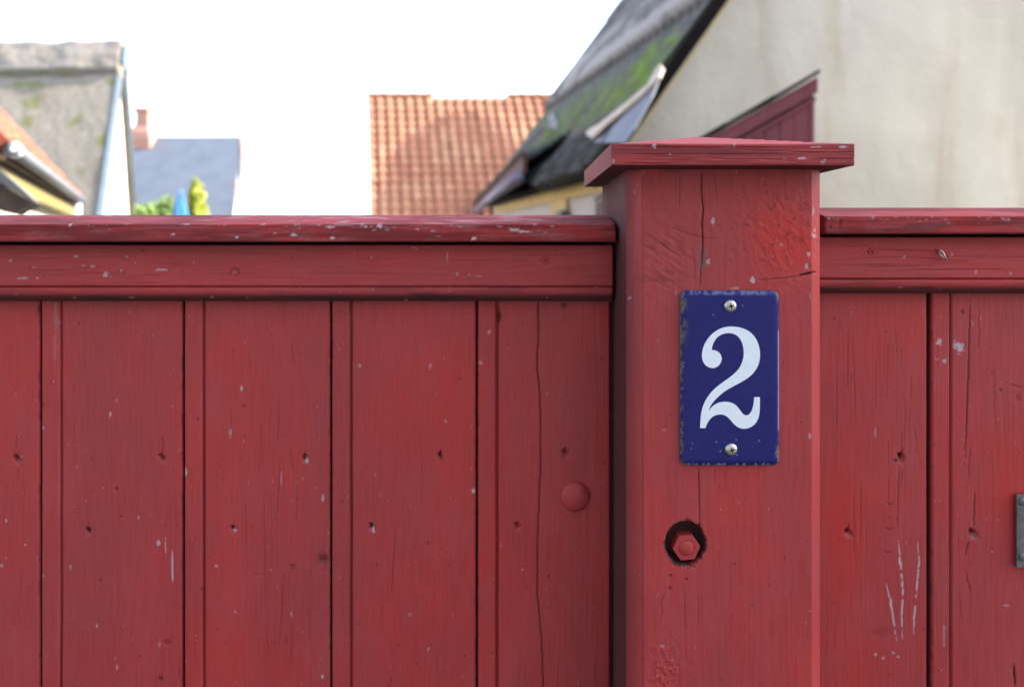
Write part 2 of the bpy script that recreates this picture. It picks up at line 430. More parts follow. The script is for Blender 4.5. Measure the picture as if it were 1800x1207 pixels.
def plank(parent, x0, x1, ztop, marks, seed, fine=True, strip=.0172, Y=YB, label=None):
    us = xs_for(x0, x1, .0008 if fine else .004); vs = zs_for(.06, ztop, ZF if fine else ztop-.1, .0009 if fine else .03)
    f = Face(us, vs, Y); u = f.X-x0; r = x1-f.X
    wob = (fbm(f.X*20, f.Z*14, seed, 2)-.5)*.0006
    D = rnd_edge(u, .0022)
    if strip:
        g = np.abs(u-strip-.0012+wob)
        D += np.where(u > strip, .0007, 0)*sstep(strip, strip+.002, u)
        D += .0036*(1-sstep(.0003, .0020, g))
        f.c[..., 1] = np.maximum(f.c[..., 1], .5*(1-sstep(.0002, .0013, g)))
    D += rnd_edge(r, .0024)
    f.D += D
    # worn paint along arrises
    e = (1-sstep(.0004, .0016, np.minimum(u, r)))*sstep(.60, .72, fbm(f.X*160, f.Z*130, seed+3, 2))
    f.c[..., 1] = np.maximum(f.c[..., 1], .5*e)
    f.c[..., 2] = .28*sstep(.50, .78, fbm(f.X*9+seed, f.Z*4, seed+6, 3))
    rg = random.Random(seed)
    if fine:
        for i in range(6):                 # fine drying checks that follow the grain
            x = rg.uniform(x0+.025, x1-.006); z = rg.uniform(ZF, ztop-.05); L = rg.uniform(.02, .09)
            px = 900+x*F/Y; py = 430-(z-EYE)*F/Y; s = rg.uniform(-5, 5)
            f.line([(px, py), (px+s*.5, py+L*.5*F/Y), (px+s, py+L*F/Y)], .9, .00022, .24, seed=seed+i, jit=.8)
        for i in range(3):                 # specks
            x = rg.uniform(x0, x1); z = rg.uniform(ZF, ztop-.03)
            px = 900+x*F/Y; py = 430-(z-EYE)*F/Y
            f.chip(px, py, rg.uniform(1.3, 2.0), rg.uniform(1.6, 4.5), rg.uniform(.15, .5), seed+i)
        for i in range(3):
            x = rg.uniform(x0, x1); z = rg.uniform(ZF, ztop-.03)
            px = 900+x*F/Y; py = 430-(z-EYE)*F/Y
            f.dent(px, py, rg.uniform(2, 3.5), rg.uniform(3, 5), .0007, .45, seed=seed+i)
        if marks: marks(f)
    o = f.build('plank', M['board'], parent, Y, .020, (.55, .55, 0, .5), label=label)
    boxv('tongue', (x1-.002, Y+.009, .06), (.010, 0, 0), (0, .006, 0), (0, 0, ztop-.062), M['raw'], o)
    return o

def nailhole(f, px, py, w=7, h=9, dark=.75, pale=0, tail=0, seed=1):
    f.dent(px, py, w*1.5, h*1.3, .0006, .12, .3, seed, 1)
    f.dent(px-w*.25, py-h*.35, w*.55, h*.6, .0028, dark, .6, seed, .4)
    f.dent(px+w*.1, py+h*.1, w*.75, h*.8, .0012, dark*.45, .5, seed+2, .6)
    if pale: f.chip(px+w*.25, py+h*.2, w*.5, h*.55, pale, seed+3, .7)
    if tail: f.line([(px-1, py-h), (px, py-h-tail)], 1.1, .0006, .5, seed=seed)

def m0(f):
    nailhole(f, 28, 808, 9, 12, .6, .12, 36, 3)
    f.line([(30, 824), (29, 850)], 1.1, .0005, .4); f.chip(10, 915, 2, 3, .8); f.chip(44, 958, 2, 2, .7, 4); f.chip(1, 994, 3, 3, .5)
    f.dent(69, 545, 6, 10, .0012, .6, .5, 5)
def m1(f):
    nailhole(f, 284, 806, 9, 9, .35, 0, 28, 4); nailhole(f, 155, 934, 8, 9, .75, .12, 8, 5)
    f.dent(204, 860, 4, 5, .001, .5, .4, 6); f.dent(212, 908, 3, 3, .0008, .4)
    f.chip(193, 728, 2.5, 6, .85, 2); f.chip(278, 954, 3, 5, .8, 3); f.chip(123, 997, 2, 5, .6, 4); f.chip(170, 1100, 2, 4, .65, 5); f.chip(242, 909, 1.8, 3, .7, 6)
    f.chip(205, 1173, 2, 4, .5, 8); f.chip(75, 1011, 3, 3, .55, 2); f.chip(76, 752, 2.5, 5, .8, 7)
    f.line([(290, 944), (291, 974)], 1.6, .0003, 0, .85, .35, .2, 3); f.line([(302, 968), (303, 1022)], 2.4, .0003, 0, 1., .22, .2, 4)
    f.dent(293, 1130, 9, 6, .0008, .35, .5, 5); f.dent(281, 1193, 6, 5, .001, .6, .5, 6); f.chip(280, 1133, 2, 7, .35, 3)
    f.dent(321, 744, 6, 7, .0013, .55, .5, 3, .6)
    f.chip(98, 560, 4, 30, .18, 5, .8); f.chip(97, 610, 3, 22, .16, 6, .8)
def m2(f):
    nailhole(f, 536, 807, 8, 11, .85, .85, 0, 6); nailhole(f, 410, 931, 7, 9, .8, .8, 0, 7)
    f.chip(325, 829, 4.5, 9, 1., 3, .3); f.chip(424, 683, 2.5, 5, .8, 4); f.chip(405, 760, 3, 8, .4, 5); f.chip(494, 840, 1.5, 14, .35, 6)
    f.chip(567, 877, 3, 6, .65, 2); f.chip(380, 995, 2.5, 3, .7, 7); f.chip(512, 1080, 2, 8, .42, 8); f.chip(566, 1189, 2.5, 3.5, .8, 4); f.chip(413, 1075, 2, 2, .5, 1)
    f.dent(567, 983, 16, 12, .0016, .62, .6, 4, .8); f.dent(571, 998, 11, 16, .0006, .05, .5, 6, .9); f.dent(513, 997, 6, 8, .0007, .35, .5, 4)
    for x, a, b, s in ((458, 735, 830, -3), (463, 850, 1080, 4), (490, 700, 790, -4), (492, 800, 905, -6), (511, 790, 830, 3), (522, 840, 925, -2), (512, 600, 640, 2), (404, 720, 760, 4), (497, 1010, 1150, -9), (514, 1090, 1190, -8), (468, 1095, 1160, 6), (430, 880, 960, 2)):
        f.line([(x, a), (x+s*.3, (a+b)/2), (x+s, b)], 1.3, .0005, .38, seed=int(x), jit=.7)
    f.line([(443, 1009), (466, 1010)], 1.2, .0004, .4)
def m3(f):
    nailhole(f, 774, 803, 5, 12, .8, 0, 0, 8); nailhole(f, 654, 928, 7, 10, .85, .95, 0, 9)
    f.chip(783, 740, 3, 3, .45, 3); f.chip(632, 642, 3, 4, .45, 3); f.chip(756, 643, 3, 5, .4, 4); f.chip(720, 1080, 5, 4, .22, 5)
    f.line([(694, 940), (691, 990), (688, 1048)], 1.6, .0005, .42, seed=4, jit=.3); f.line([(672, 1050), (668, 1110)], 1.2, .0003, .3); f.line([(740, 980), (742, 1040)], 1.2, .0003, .25)
    f.chip(832, 863, 3.4, 4.5, 1, 4, .3); f.line([(590, 546), (612, 551)], 1.2, .0004, .45, seed=3)
    for y in (560, 600, 628): f.dent(580, y, 5, 9, .0011, .5, .6, y)
def m4(f):
    f.line([(946, 533), (947, 590), (944, 640), (950, 700), (951, 800), (947, 900), (945, 960), (945, 1050), (952, 1120), (955, 1207)], 2.0, .0016, .62, seed=6, jit=.5, taper=False)
    nailhole(f, 995, 797, 9, 11, .40, 0, 0, 4); nailhole(f, 910, 925, 7, 8, .30, .06, 0, 5)
    f.dent(877, 556, 4, 14, .0016, .8, .6, 3); f.chip(860, 584, 5, 4, .4, 3); f.chip(845, 637, 3, 4, .5, 6); f.dent(992, 536, 7, 6, .001, .5, .5, 4)
    f.dent(837, 585, 5, 9, .0013, .6, .6, 5)
def m5(f):
    nailhole(f, 1585, 805, 9, 12, .95, 0, 30, 4); nailhole(f, 1492, 937, 9, 9, .8, .12, 8, 5); f.dent(1575, 810, 5, 4, .001, .6)
    f.line([(1586, 820), (1584, 850)], 1.2, .0006, .5)
    for x, y in ((1566, 886), (1563, 930), (1560, 971)): f.line([(x-8, y-4), (x, y+2), (x+8, y-2)], 1.5, .0007, .42, seed=x, jit=.4)
    f.line([(1580, 950), (1584, 985), (1588, 1040), (1586, 1088), (1588, 1128)], 2.5, .0003, 0, .95, .40, .25, 5)
    f.line([(1614, 950), (1617, 988), (1612, 1034), (1608, 1088), (1607, 1128)], 2.5, .0003, 0, .95, .36, .25, 6)
    f.line([(1558, 1024), (1567, 1058), (1573, 1100), (1577, 1126)], 2.4, .0003, 0, .85, .40, .25, 7)
    f.chip(1567, 1060, 2.4, 11, .95, 4, .3); f.chip(1582, 985, 2, 9, .9, 4, .3)
    for x, y in ((1540, 1150), (1554, 1156), (1579, 1154), (1571, 1147)): f.chip(x, y, 2.6, 2.6, .7, x)
    f.dent(1545, 1112, 40, 14, .0005, .16, .5, 3, 1)
    rg = random.Random(5)
    for i in range(16):
        x = rg.uniform(1470, 1618); y = rg.uniform(560, 850); f.line([(x, y), (x+rg.uniform(-3, 3), y+rg.uniform(40, 150))], 1.1, .0004, .34, seed=i, jit=.6)
    f.chip(1540, 758, 2, 10, .3, 4)
    f.c[..., 2] = np.maximum(f.c[..., 2], .8*np.exp(-((f.X-XA(1482, YB))/.02)**2-((f.Z-ZA(930, YB))/.08)**2))
def m6(f):
    f.line([(1706, 529), (1704, 620), (1700, 734), (1696, 818)], 1.8, .0012, .6, seed=3, jit=.5)
    f.line([(1721, 540), (1720, 620)], 1.2, .0005, .35); f.line([(1715, 860), (1711, 928)], 1.7, .001, .6, seed=5); f.line([(1704, 952), (1696, 976)], 1.8, .001, .5); f.line([(1697, 1006), (1708, 1042)], 1.5, .0008, .45)
    f.line([(1705, 790), (1702, 850)], 1.4, .0006, .4); f.line([(1686, 1040), (1692, 1090)], 1.2, .0005, .4); f.line([(1783, 1168), (1785, 1207)], 2.6, .0018, .9, seed=7)
    nailhole(f, 1712, 940, 11, 11, .6, .12, 0, 5)
    f.chip(1684, 606, 9, 6, .95, 5, .95); f.chip(1690, 613, 5, 7, .9, 6, .95); f.chip(1651, 601, 4.5, 5.5, .9, 5, .7); f.chip(1660, 634, 4, 4, .7, 6, .8); f.chip(1647, 631, 5, 2, .3, 6)
    f.dent(1692, 548, 4, 5, .0008, .5); f.chip(1711, 570, 2, 9, .25); f.line([(1775, 676), (1800, 682)], 1.6, .0006, .45); f.dent(1790, 700, 8, 10, .0006, .3, .6, 4, .9)
    f.chip(1660, 1115, 2.4, 26, .28, 5, .8); f.chip(1771, 1064, 6, 3, .4, 6)
    f.c[..., 2] = np.maximum(f.c[..., 2], .7*np.exp(-((f.X-XA(1770, YB))/.02)**2-((f.Z-ZA(850, YB))/.05)**2))

ztopL = ZA(512, YB); ztopR = ZA(500, YB)
edgesL = [(-185, 68), (72.4, 319.5), (323.6, 579.5), (583, 836), (840, 1073)]
for i, ((a, b), mk) in enumerate(zip(edgesL, (m0, m1, m2, m3, m4))):
    plank(panelL, XA(a, YB), XA(b, YB), ztopL, mk, 20+i*7)
for i in range(4):                          # the panel runs on, out of the frame
    a = -185-258*(i+1); plank(panelL, XA(a, YB), XA(a+252, YB), ztopL, None, 90+i, False)
edgesR = [(1375, 1631), (1638, 1890)]
for i, ((a, b), mk) in enumerate(zip(edgesR, (m5, m6))):
    plank(panelR, XA(a, YB), XA(b, YB), ztopR, mk, 60+i*9)
for i in range(4):
    a = 1897+258*i; plank(panelR, XA(a, YB), XA(a+251, YB), ztopR, None, 120+i, False)

def rails(parent, x0, x1, dz, marks_cap, marks_rail, xcap0=None, xcap1=None, fx0=None, fx1=None):
    """cap, rail and moulding that run along the top of a panel; dz lifts the right panel"""
    def xs(a, b):
        l = list(np.arange(a, fx0, .03)) if a < fx0 else []
        return np.array(sorted(set(np.round(l+list(np.arange(max(a, fx0), min(b, fx1), .0009))+list(np.arange(min(b, fx1), b, .03))+[b], 6))))
    # sloped cap
    zb = ZA(425, YC)+dz; zf = ZA(392.5, YC)+dz; zt = zf+.0102; depth = .062
    us = xs(xcap0 if xcap0 is not None else x0, xcap1 if xcap1 is not None else x1)
    vs = np.concatenate([np.arange(zb, zf-.0012, .0007), np.linspace(zf-.0012, zt, 40)])
    f = Face(us, vs, YC); d = f.Z
    f.D += rnd_edge(d-zb, .0012)
    up = np.clip((d-(zf-.0012))/(zt-zf+.0012), 0, 1)
    f.D += depth*up**1.25
    if xcap1 is not None: f.D += rnd_edge(xcap1-f.X, .004)*sstep(zb+.006, zf, d)*1.0+rnd_edge(xcap1-f.X, .0012)
    if xcap0 is not None: f.D += rnd_edge(f.X-xcap0, .0012)
    f.c[..., 1] = .20+.34*sstep(.36, .64, fbm(f.X*16, f.Z*240, 57, 4))
    marks_cap(f)
    f.build('rail_cap', M['cap'], parent, YC, depth+.004, (.5, .3, .55, .3), vertical=False, noise=.0006)
    # rail board
    z1 = ZA(431.5, YR)+dz+.0006; z0 = ZA(503, YR)+dz
    us = xs(x0, x1); vs = np.append(np.arange(z0, z1, .0007), z1)
    f = Face(us, vs, YR); f.D += rnd_edge(f.Z-z0, .0012)+rnd_edge(z1-f.Z, .001)
    if xcap1 is not None: f.D += rnd_edge(x1-f.X, .0015)
    f.c[..., 1] = .28*(sstep(z1-.013, z1, f.Z)*(.25+fbm(f.X*14, f.Z*160, 4, 3)))  # uneven darkening towards the top edge
    marks_rail(f)
    f.build('top_rail', M['rail'], parent, YR, .019, (.3, .3, .3, .8), vertical=False, noise=.0004)
    # rounded moulding below it
    z1 = z0-.0006; z0 = ZA(530.5, YR)+dz
    us = us[::1]; vs = np.append(np.arange(z0, z1, .0005), z1)
    f = Face(us, vs, YR); t = z1-f.Z; H = z1-z0; r = .0138
    q = np.clip((t-(H-r*.93))/r, 0, .985)
    f.D += .0016*np.exp(-(t/.0011)**2)+r*(1-np.sqrt(1-q*q))+.0010
    if xcap1 is not None: f.D += rnd_edge(x1-f.X, .0015)
    f.c[..., 1] = np.clip(.85*sstep(.28, .75, t/H)+.3*sstep(.55, .75, fbm(f.X*18, f.Z*200, 9, 3)), 0, .92)  # lower half darkened as painted shade, plus random grime patches
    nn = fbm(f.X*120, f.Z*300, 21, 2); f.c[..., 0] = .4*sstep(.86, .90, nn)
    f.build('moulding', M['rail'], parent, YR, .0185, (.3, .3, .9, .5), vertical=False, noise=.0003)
    boxv('back_rail', (x0, YB+.021, ZA(540, YB)+dz-.02), (x1-x0, 0, 0), (0, .035, 0), (0, 0, .09), M['raw'], parent)
    boxv('back_rail', (x0, YB+.021, .25), (x1-x0, 0, 0), (0, .035, 0), (0, 0, .09), M['raw'], parent)

def capL(f):
    rg = random.Random(3)
    for i in range(40):                   # flaked paint along the front arris
        t = rg.betavariate(2.1, 2.0)*1050+10
        y = 393+abs(rg.gauss(0, 1))*9
        if y > 423: continue
        f.chip(t, y, rg.uniform(1.4, 4.5), rg.uniform(1.0, 1.8), rg.uniform(.2, .6)*(1 if 320 < t < 980 else .4), i, .9)
    for px, py, a, b in ((123, 396, 2, 4), (305, 412, 3, 2), (515, 413, 5, 2.5), (416, 417, 3, 2.5), (580, 399, 8, 3), (643, 398, 4, 3), (667, 397, 5, 3), (833, 419, 6, 3), (905, 404, 9, 3), (920, 407, 14, 2), (585, 418, 4, 3)):
        f.chip(px, py, a, b, .95, int(px), .7)
    w = sstep(.55, .68, fbm(f.X*45, f.Z*700, 13, 3))*sstep(ZA(404, YC), ZA(394, YC), f.Z)
    w *= np.exp(-((f.X-XA(640, YC))/.2)**2)
    f.c[..., 0] = np.maximum(f.c[..., 0], .33*w)
    f.c[..., 1] = np.maximum(f.c[..., 1], .42*sstep(.42, .62, fbm(f.X*24, f.Z*260, 31, 3))*sstep(ZA(418, YC), ZA(398, YC), f.Z)*(.35+.65*np.exp(-((f.X-XA(720, YC))/.26)**2)))
    for i in range(14):
        x = rg.uniform(0, 1060); y = rg.uniform(400, 420); f.line([(x, y), (x+rg.uniform(25, 90), y+rg.uniform(-1, 1))], 1.0, .0003, .4, jit=.2, seed=i)
def railL(f):
    for px, py, a, b, v in ((185, 483, 5, 5, 1), (163, 468, 6, 3, .7), (147, 467, 4, 2, .5), (213, 476, 3, 3, .7), (134, 451, 6, 3, .6), (284, 474, 12, 2.6, .85), (40, 489, 13, 2.2, .7), (66, 489, 3, 3, .6), (18, 458, 3, 3, .7), (60, 470, 5, 2, .35), (786, 450, 2, 11, .55), (804, 481, 3, 4, .6), (825, 483, 4, 2, .5), (840, 485, 6, 2, .45), (653, 452, 3, 3, .5), (222, 452, 3, 3, .4), (415, 506, 3, 3, .4)):
        f.chip(px, py, a*.9, b*.85, v*.8, int(px), .6)
    f.dent(412, 478, 10, 9, .0012, .35, .3, 3, .5); f.chip(412, 479, 4.5, 4.5, .85, 3, .5)
    f.dent(958, 458, 10, 9, .0009, .30, .3, 4, .5); f.dent(958, 458, 4, 4, .0012, .6, .3, 4, .5)
    f.dent(251, 441, 3, 4, .0007, .5); f.dent(221, 454, 3, 3, .0007, .5)
    f.line([(722, 433), (735, 438)], 1.5, 0, 0, .5, .1, .2)
    rg = random.Random(8)
    for i in range(30):
        x = rg.uniform(0, 1070); y = rg.uniform(436, 500); f.line([(x, y), (x+rg.uniform(30, 150), y+rg.uniform(-2, 2))], 1.0, .0003, .30, jit=.25, seed=i)
XE = .1068*.659/.659*0+.0950
rails(panelL, XA(-185-258*4, YB), .0950, 0, capL, railL, xcap1=.0951, fx0=-.52, fx1=.2)
def capR(f):
    rg = random.Random(4)
    for i in range(26):
        f.chip(rg.uniform(1452, 1800), 381+abs(rg.gauss(0, 1))*4, rg.uniform(1.4, 4), rg.uniform(1.1, 2), rg.uniform(.15, .45), i, .9)
    for i in range(10): f.dent(rg.uniform(1455, 1478), rg.uniform(380, 402), 2.5, 3, .0006, .3, .4, i)
    f.chip(1774, 386, 4, 3, .5)
def railR(f):
    f.dent(1532, 443, 9, 8, .0009, .10, .3, 4, .4); f.dent(1532, 443, 4, 4, .0018, .75, .3, 4, .5)
    for px, py in ((1674, 447), (1777, 481), (1716, 478), (1590, 452)): f.chip(px, py, 2, 4, .5, px)
    rg = random.Random(18)
    for i in range(20):
        x = rg.uniform(1450, 1750); y = rg.uniform(424, 486); f.line([(x, y), (x+rg.uniform(30, 150), y+rg.uniform(-2, 2))], 1.1, .0004, .38, jit=.25, seed=i)
DZR = 13.0*YR/F
rails(panelR, XA(1400, YR), XA(1897+258*4, YB), DZR+.0004, capR, railR, xcap0=.2858, fx0=.25, fx1=.56)

# fixings on the panels
cb = PT(1011, 872, YB-.0005)
lathe('carriage_bolt', cb, (0, -1, 0), [(.0142, -.004), (.0142, .0002), (.0139, .0014), (.0125, .0032), (.0100, .0048), (.0065, .0060), (.003, .0065), (0, .0066)], M['post'], panelL, 48)
for px, py, Y, r in ((412, 479, YR, .0032), (958, 458, YR, .0034)):
    lathe('screw', PT(px, py, Y+.0008), (0, -1, 0), [(r, -.006), (r, .0004), (r*.85, .0009), (r*.4, .0006), (r*.35, -.0006), (0, -.0006)], M['rail'], panelL, 20)
lathe('screw', PT(1532, 443, YR+.0006), (0, -1, 0), [(.0034, -.006), (.0034, .0004), (.0028, .0010), (.0014, .0007), (.0012, -.001), (0, -.001)], M['rail'], panelR, 20)
# bent staple left in the right rail
S = lambda x, y, d: PT(x, y, YR-d)
tube('bent_staple', [S(1648, 440, -.004), S(1648, 440, .004), S(1652, 439, .007), S(1657, 443, .008), S(1660, 450, .007), S(1664, 458, .005), S(1662, 456, .003), S(1655, 450, .003), S(1650, 445, .002), S(1651, 443, -.004)], .00095, M['steel'], panelR, 8)
# grey metal plate at the right edge of the picture
pl = prism('metal_plate', [PT(1784, 867, YB-.0012), PT(1855, 867, YB-.0012), PT(1855, 995, YB-.0012), PT(1784, 995, YB-.0012)], (0, -.0025, 0), M['irongrey'], panelR, .0006)
for py in (881, 978):
    lathe('screw', PT(1796, py, YB-.0036), (0, -1, 0), [(.0038, -.002), (.0038, .0004), (.0031, .0015), (.0015, .0019), (0, .002)], M['irongrey'], pl, 20)

# ------------------------------------------------------------------ THE POST
post = thing('gate_post', 'stout square red timber post with a flat overhanging cap and a countersunk hex bolt', 'post', (.181, .66, 0))
PX0, PX1 = .0982, .2645; CH = .0118
us = xs_for(PX0, PX1, .00058); vs = zs_for(0.0, ZA(296, YP)+.004, ZF+.03, .00062)
f = Face(us, vs, YP)
u = f.X-PX0; r = PX1-f.X
f.D += np.clip(CH-u, 0, CH)+np.clip(CH-r, 0, CH)
gx = np.abs(u-CH-.0002); f.D += .0007*(1-sstep(.0001, .0009, gx)); f.c[..., 1] = .45*(1-sstep(.0001, .0008, gx))*sstep(.3, .5, fbm(f.X*10, f.Z*20, 3, 2))
f.c[..., 1] = np.maximum(f.c[..., 1], .60*sstep(CH*1.0, 0, u)*(.6+.4*fbm(f.X*60, f.Z*14, 88, 3)))  # left chamfer darkened: painted shade mixed with uneven dirt
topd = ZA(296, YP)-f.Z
f.c[..., 1] = np.maximum(f.c[..., 1], .5*sstep(.55, .8, fbm(f.X*30, f.Z*60, 12, 3))*np.exp(-topd/.012))  # patchy darkening, strongest at the top of the shaft
# hammered, blistered paint round the top knots
k1 = np.exp(-((f.X-XA(1370, YP))/.040)**2-((f.Z-ZA(400, YP))/.045)**2)
k2 = np.exp(-((f.X-XA(1170, YP))/.026)**2-((f.Z-ZA(450, YP))/.035)**2)
ra = f.X*.8+f.Z*.55; rb = -f.X*.55+f.Z*.8
f.D += (k1+.15)*(fbm(ra*300, rb*170, 44, 4)-.5)*.0010
f.D += (k2)*(fbm((f.X*.55+f.Z*.85)*330, (f.X*.85-f.Z*.55)*60, 47, 3)-.5)*.0012
f.c[..., 1] = np.maximum(f.c[..., 1], .5*k1*sstep(.66, .74, fbm(ra*300, rb*200, 61, 3))+.42*k2*sstep(.62, .70, fbm((f.X*.55+f.Z*.85)*300, (f.X*.85-f.Z*.55)*70, 63, 3)))
f.c[..., 2] = np.clip(1.15*np.exp(-((ra-(XA(1385, YP)*.8+ZA(425, YP)*.55))/.018)**2-((rb-(-XA(1385, YP)*.55+ZA(425, YP)*.8))/.026)**2)+.35*sstep(.5, .8, fbm(f.X*14, f.Z*7, 90, 3)), 0, .9)
f.line([(1232, 302), (1233, 330), (1236, 370), (1234, 400), (1236, 440), (1234, 470)], 1.6, .0022, .85, seed=3, jit=.5)
f.line([(1235, 420), (1232, 470), (1230, 505)], 1.6, .001, .4, seed=3)
f.line([(1194, 305), (1196, 340), (1193, 370)], 1.2, .0005, .45, seed=5); f.line([(1256, 305), (1260, 360)], 1.2, .0004, .42, seed=6); f.line([(1219, 440), (1222, 500)], 1.2, .0004, .35, seed=8)
f.line([(1306, 320), (1308, 350)], 1.2, .0004, .4)
f.line([(1228, 822), (1229, 870), (1230, 924)], 1.6, .0011, .75, seed=13, jit=.3); f.line([(1256, 822), (1257, 850)], 1.2, .0005, .45); f.line([(1275, 822), (1276, 845)], 1.1, .0003, .3)
f.line([(1404, 484), (1420, 481), (1441, 478)], 2.6, .0022, .95, seed=5, jit=.4); f.line([(1330, 493), (1380, 489), (1412, 484)], 1.3, .0006, .5, seed=4)
f.line([(1180, 400), (1210, 412), (1235, 418), (1262, 421)], 1.4, .0005, .3, seed=6); f.line([(1140, 412), (1165, 432), (1198, 452)], 1.4, .0005, .3, seed=7); f.line([(1155, 470), (1185, 490)], 1.3, .0004, .25, seed=8)
f.line([(1170, 1040), (1163, 1056), (1161, 1090)], 1.3, .0005, .42, seed=9); f.line([(1202, 1040), (1206, 1110)], 1.2, .0004, .35, seed=10); f.line([(1226, 1050), (1228, 1090)], 1.1, .0003, .3)
w, e = f.ell(1235, 455, 11, 26, .5, 3)                  # purplish bruise where the paint has gone
if w is not None:
    m_ = 1-sstep(.5, 1.1, e); f.c[w][..., 0] = np.maximum(f.c[w][..., 0], .10*m_); f.c[w][..., 1] = np.maximum(f.c[w][..., 1], .40*m_)
for px, py, a, b, v in ((1253, 388, 3, 6, .75), (1324, 492, 4, 5, .9), (1285, 467, 0, 0, 0), (1245, 460, 3.5, 4, .65), (1434, 414, 6, 3, .85), (1422, 446, 4, 4, .7), (1418, 468, 4, 5, .7), (1436, 405, 3, 4, .6), (1432, 372, 3, 7, .45), (1131, 305, 2, 4, .3), (1373, 430, 3, 3, .4), (1085, 1007, 2, 5, .5), (1078, 995, 3, 5, .5), (1102, 836, 2, 3, .4), (1110, 525, 3, 3, .4), (1424, 765, 3, 5, .45), (1165, 1134, 5, 3, .3), (1292, 506, 8, 3, .35), (1425, 520, 2, 5, .3)):
    if v: f.chip(px, py, a, b, v, int(px+py), .7)
for px, py in ((1178, 1012), (1206, 1018), (1178, 1034)): f.dent(px, py, 3.5, 4, .0006, .5, .4, px)
bl = np.exp(-((f.X-XA(1170, YP))/.014)**2-((f.Z-ZA(1190, YP))/.03)**2)
f.D += bl*(fbm(f.X*500, f.Z*350, 70, 3)-.5)*.0022
f.D += .0002*(fbm(f.X*70, f.Z*20, 77, 3)-.5)*2
# bolt recess: ragged counterbore, coloured dark inside
w, e = f.ell(1205, 955, 36.5, 40, .05, 5, 1.4)
a_ = 1-sstep(.90, 1.0, e); f.D[w] += .0125*a_; f.c[w][..., 1] = np.maximum(f.c[w][..., 1], .97*(1-sstep(.96, 1.07, e*(1+.10*(fbm(f.X[w]*260, f.Z[w]*260, 9, 3)-.5)*2))))
f.dent(1206, 990, 20, 8, .0022, .75, .7, 6, .7); f.dent(1229, 926, 5, 7, .0015, .8, .5, 7); f.dent(1209, 915, 8, 5, .0008, .55, .6, 8)
f.build('shaft', M['post'], post, YP, .166, (.86, .25, .5, .5), noise=.00018)  # left side darkened in colour, shade painted in along with dirt
bc = PT(1202, 954, YP+.0125*.9)
hx = lathe('hex_bolt', bc, (0, -1, 0), [(.0119, -.004), (.0119, .0090), (.0112, .0098), (.0072, .0098), (.0069, .0093), (0, .0093)], M['post'], post, 6, xdir=(1, 0, .08), hexa=True)
lathe('bolt_tip', bc+V(0, -.0095, 0), (0, -1, 0), [(.0061, -.002), (.0061, .0006), (.0056, .0011), (0, .0012)], M['post'], hx, 28)

# cap: board front, sides and a shallow four-sided top
cY = .546; cz0 = ZA(290.5, cY); cz1 = ZA(252, cY); cx0 = XA(1075, cY); cx1 = XA(1503.5, cY); cdp = .206
us = xs_for(cx0, cx1, .0006); vs = np.append(np.arange(cz0, cz1, .0005), cz1)
f = Face(us, vs, cY)
f.D += rnd_edge(f.Z-cz0, .0011)+rnd_edge(cz1-f.Z, .0014)+rnd_edge(f.X-cx0, .0010)+rnd_edge(cx1-f.X, .0012)
for px, py, a, b, v in ((1150, 256, 3, 4, .95), (1291, 255, 2.5, 4, .6), (1410, 278, 8, 2.4, .85), (1434, 258, 12, 2, .6), (1483, 258, 8, 2.4, .9), (1446, 285, 4, 3, .6), (1380, 279, 4, 2, .4), (1078, 283, 3, 5, .5), (1178, 271, 3, 2, .4), (1450, 281, 3, 2, .5)):
    f.chip(px, py, a, b, v, int(px), .6)
rg = random.Random(77)
for i in range(34):
    x = rg.uniform(1080, 1460); y = rg.uniform(256, 288); f.line([(x, y), (x+rg.uniform(40, 160), y+rg.uniform(-1, 2))], 1.2, .0005, .40, jit=.2, seed=i)
f.c[..., 1] = np.maximum(f.c[..., 1], .16+.40*sstep(.38, .68, fbm(f.X*20, f.Z*260, 14, 4)))
capo = f.build('post_cap', M['rail'], post, cY, cdp, (.5, .3, .85, .3), vertical=False, noise=.0005)  # underside darkened in colour to deepen its shade
apex = V((cx0+cx1)/2, cY+cdp/2, cz1+.0205)
def captop():
    n = 26; bm = bmesh.new(); g = []
    for j in range(n+1):
        row = []
        for i in range(n+1):
            a, b = i/n, j/n
            x = cx0+.0012+(cx1-cx0-.0024)*a; y = cY+.0012+(cdp-.0024)*b
            e = min(a, 1-a, b, 1-b)*2
            z = cz1-.0003+.0205*min(1, e*1.06)+rg.uniform(-.00015, .00015)
            row.append(bm.verts.new((x, y, z)))
        g.append(row)
    for j in range(n):
        for i in range(n):
            f_ = bm.faces.new([g[j][i], g[j][i+1], g[j+1][i+1], g[j+1][i]]); f_.smooth = True
    ring = [g[0][i] for i in range(n+1)]+[g[j][n] for j in range(1, n+1)]+[g[n][i] for i in range(n-1, -1, -1)]+[g[j][0] for j in range(n-1, 0, -1)]
    low = [bm.verts.new((v_.co.x, v_.co.y, cz1-.003)) for v_ in ring]
    for i in range(len(ring)):
        k = (i+1) % len(ring); bm.faces.new([ring[i], low[i], low[k], ring[k]])
    bmesh.ops.recalc_face_normals(bm, faces=bm.faces)
    me = bpy.data.meshes.new('cap_top'); bm.to_mesh(me); bm.free(); return me
link('cap_top', captop(), M['cap'], post)

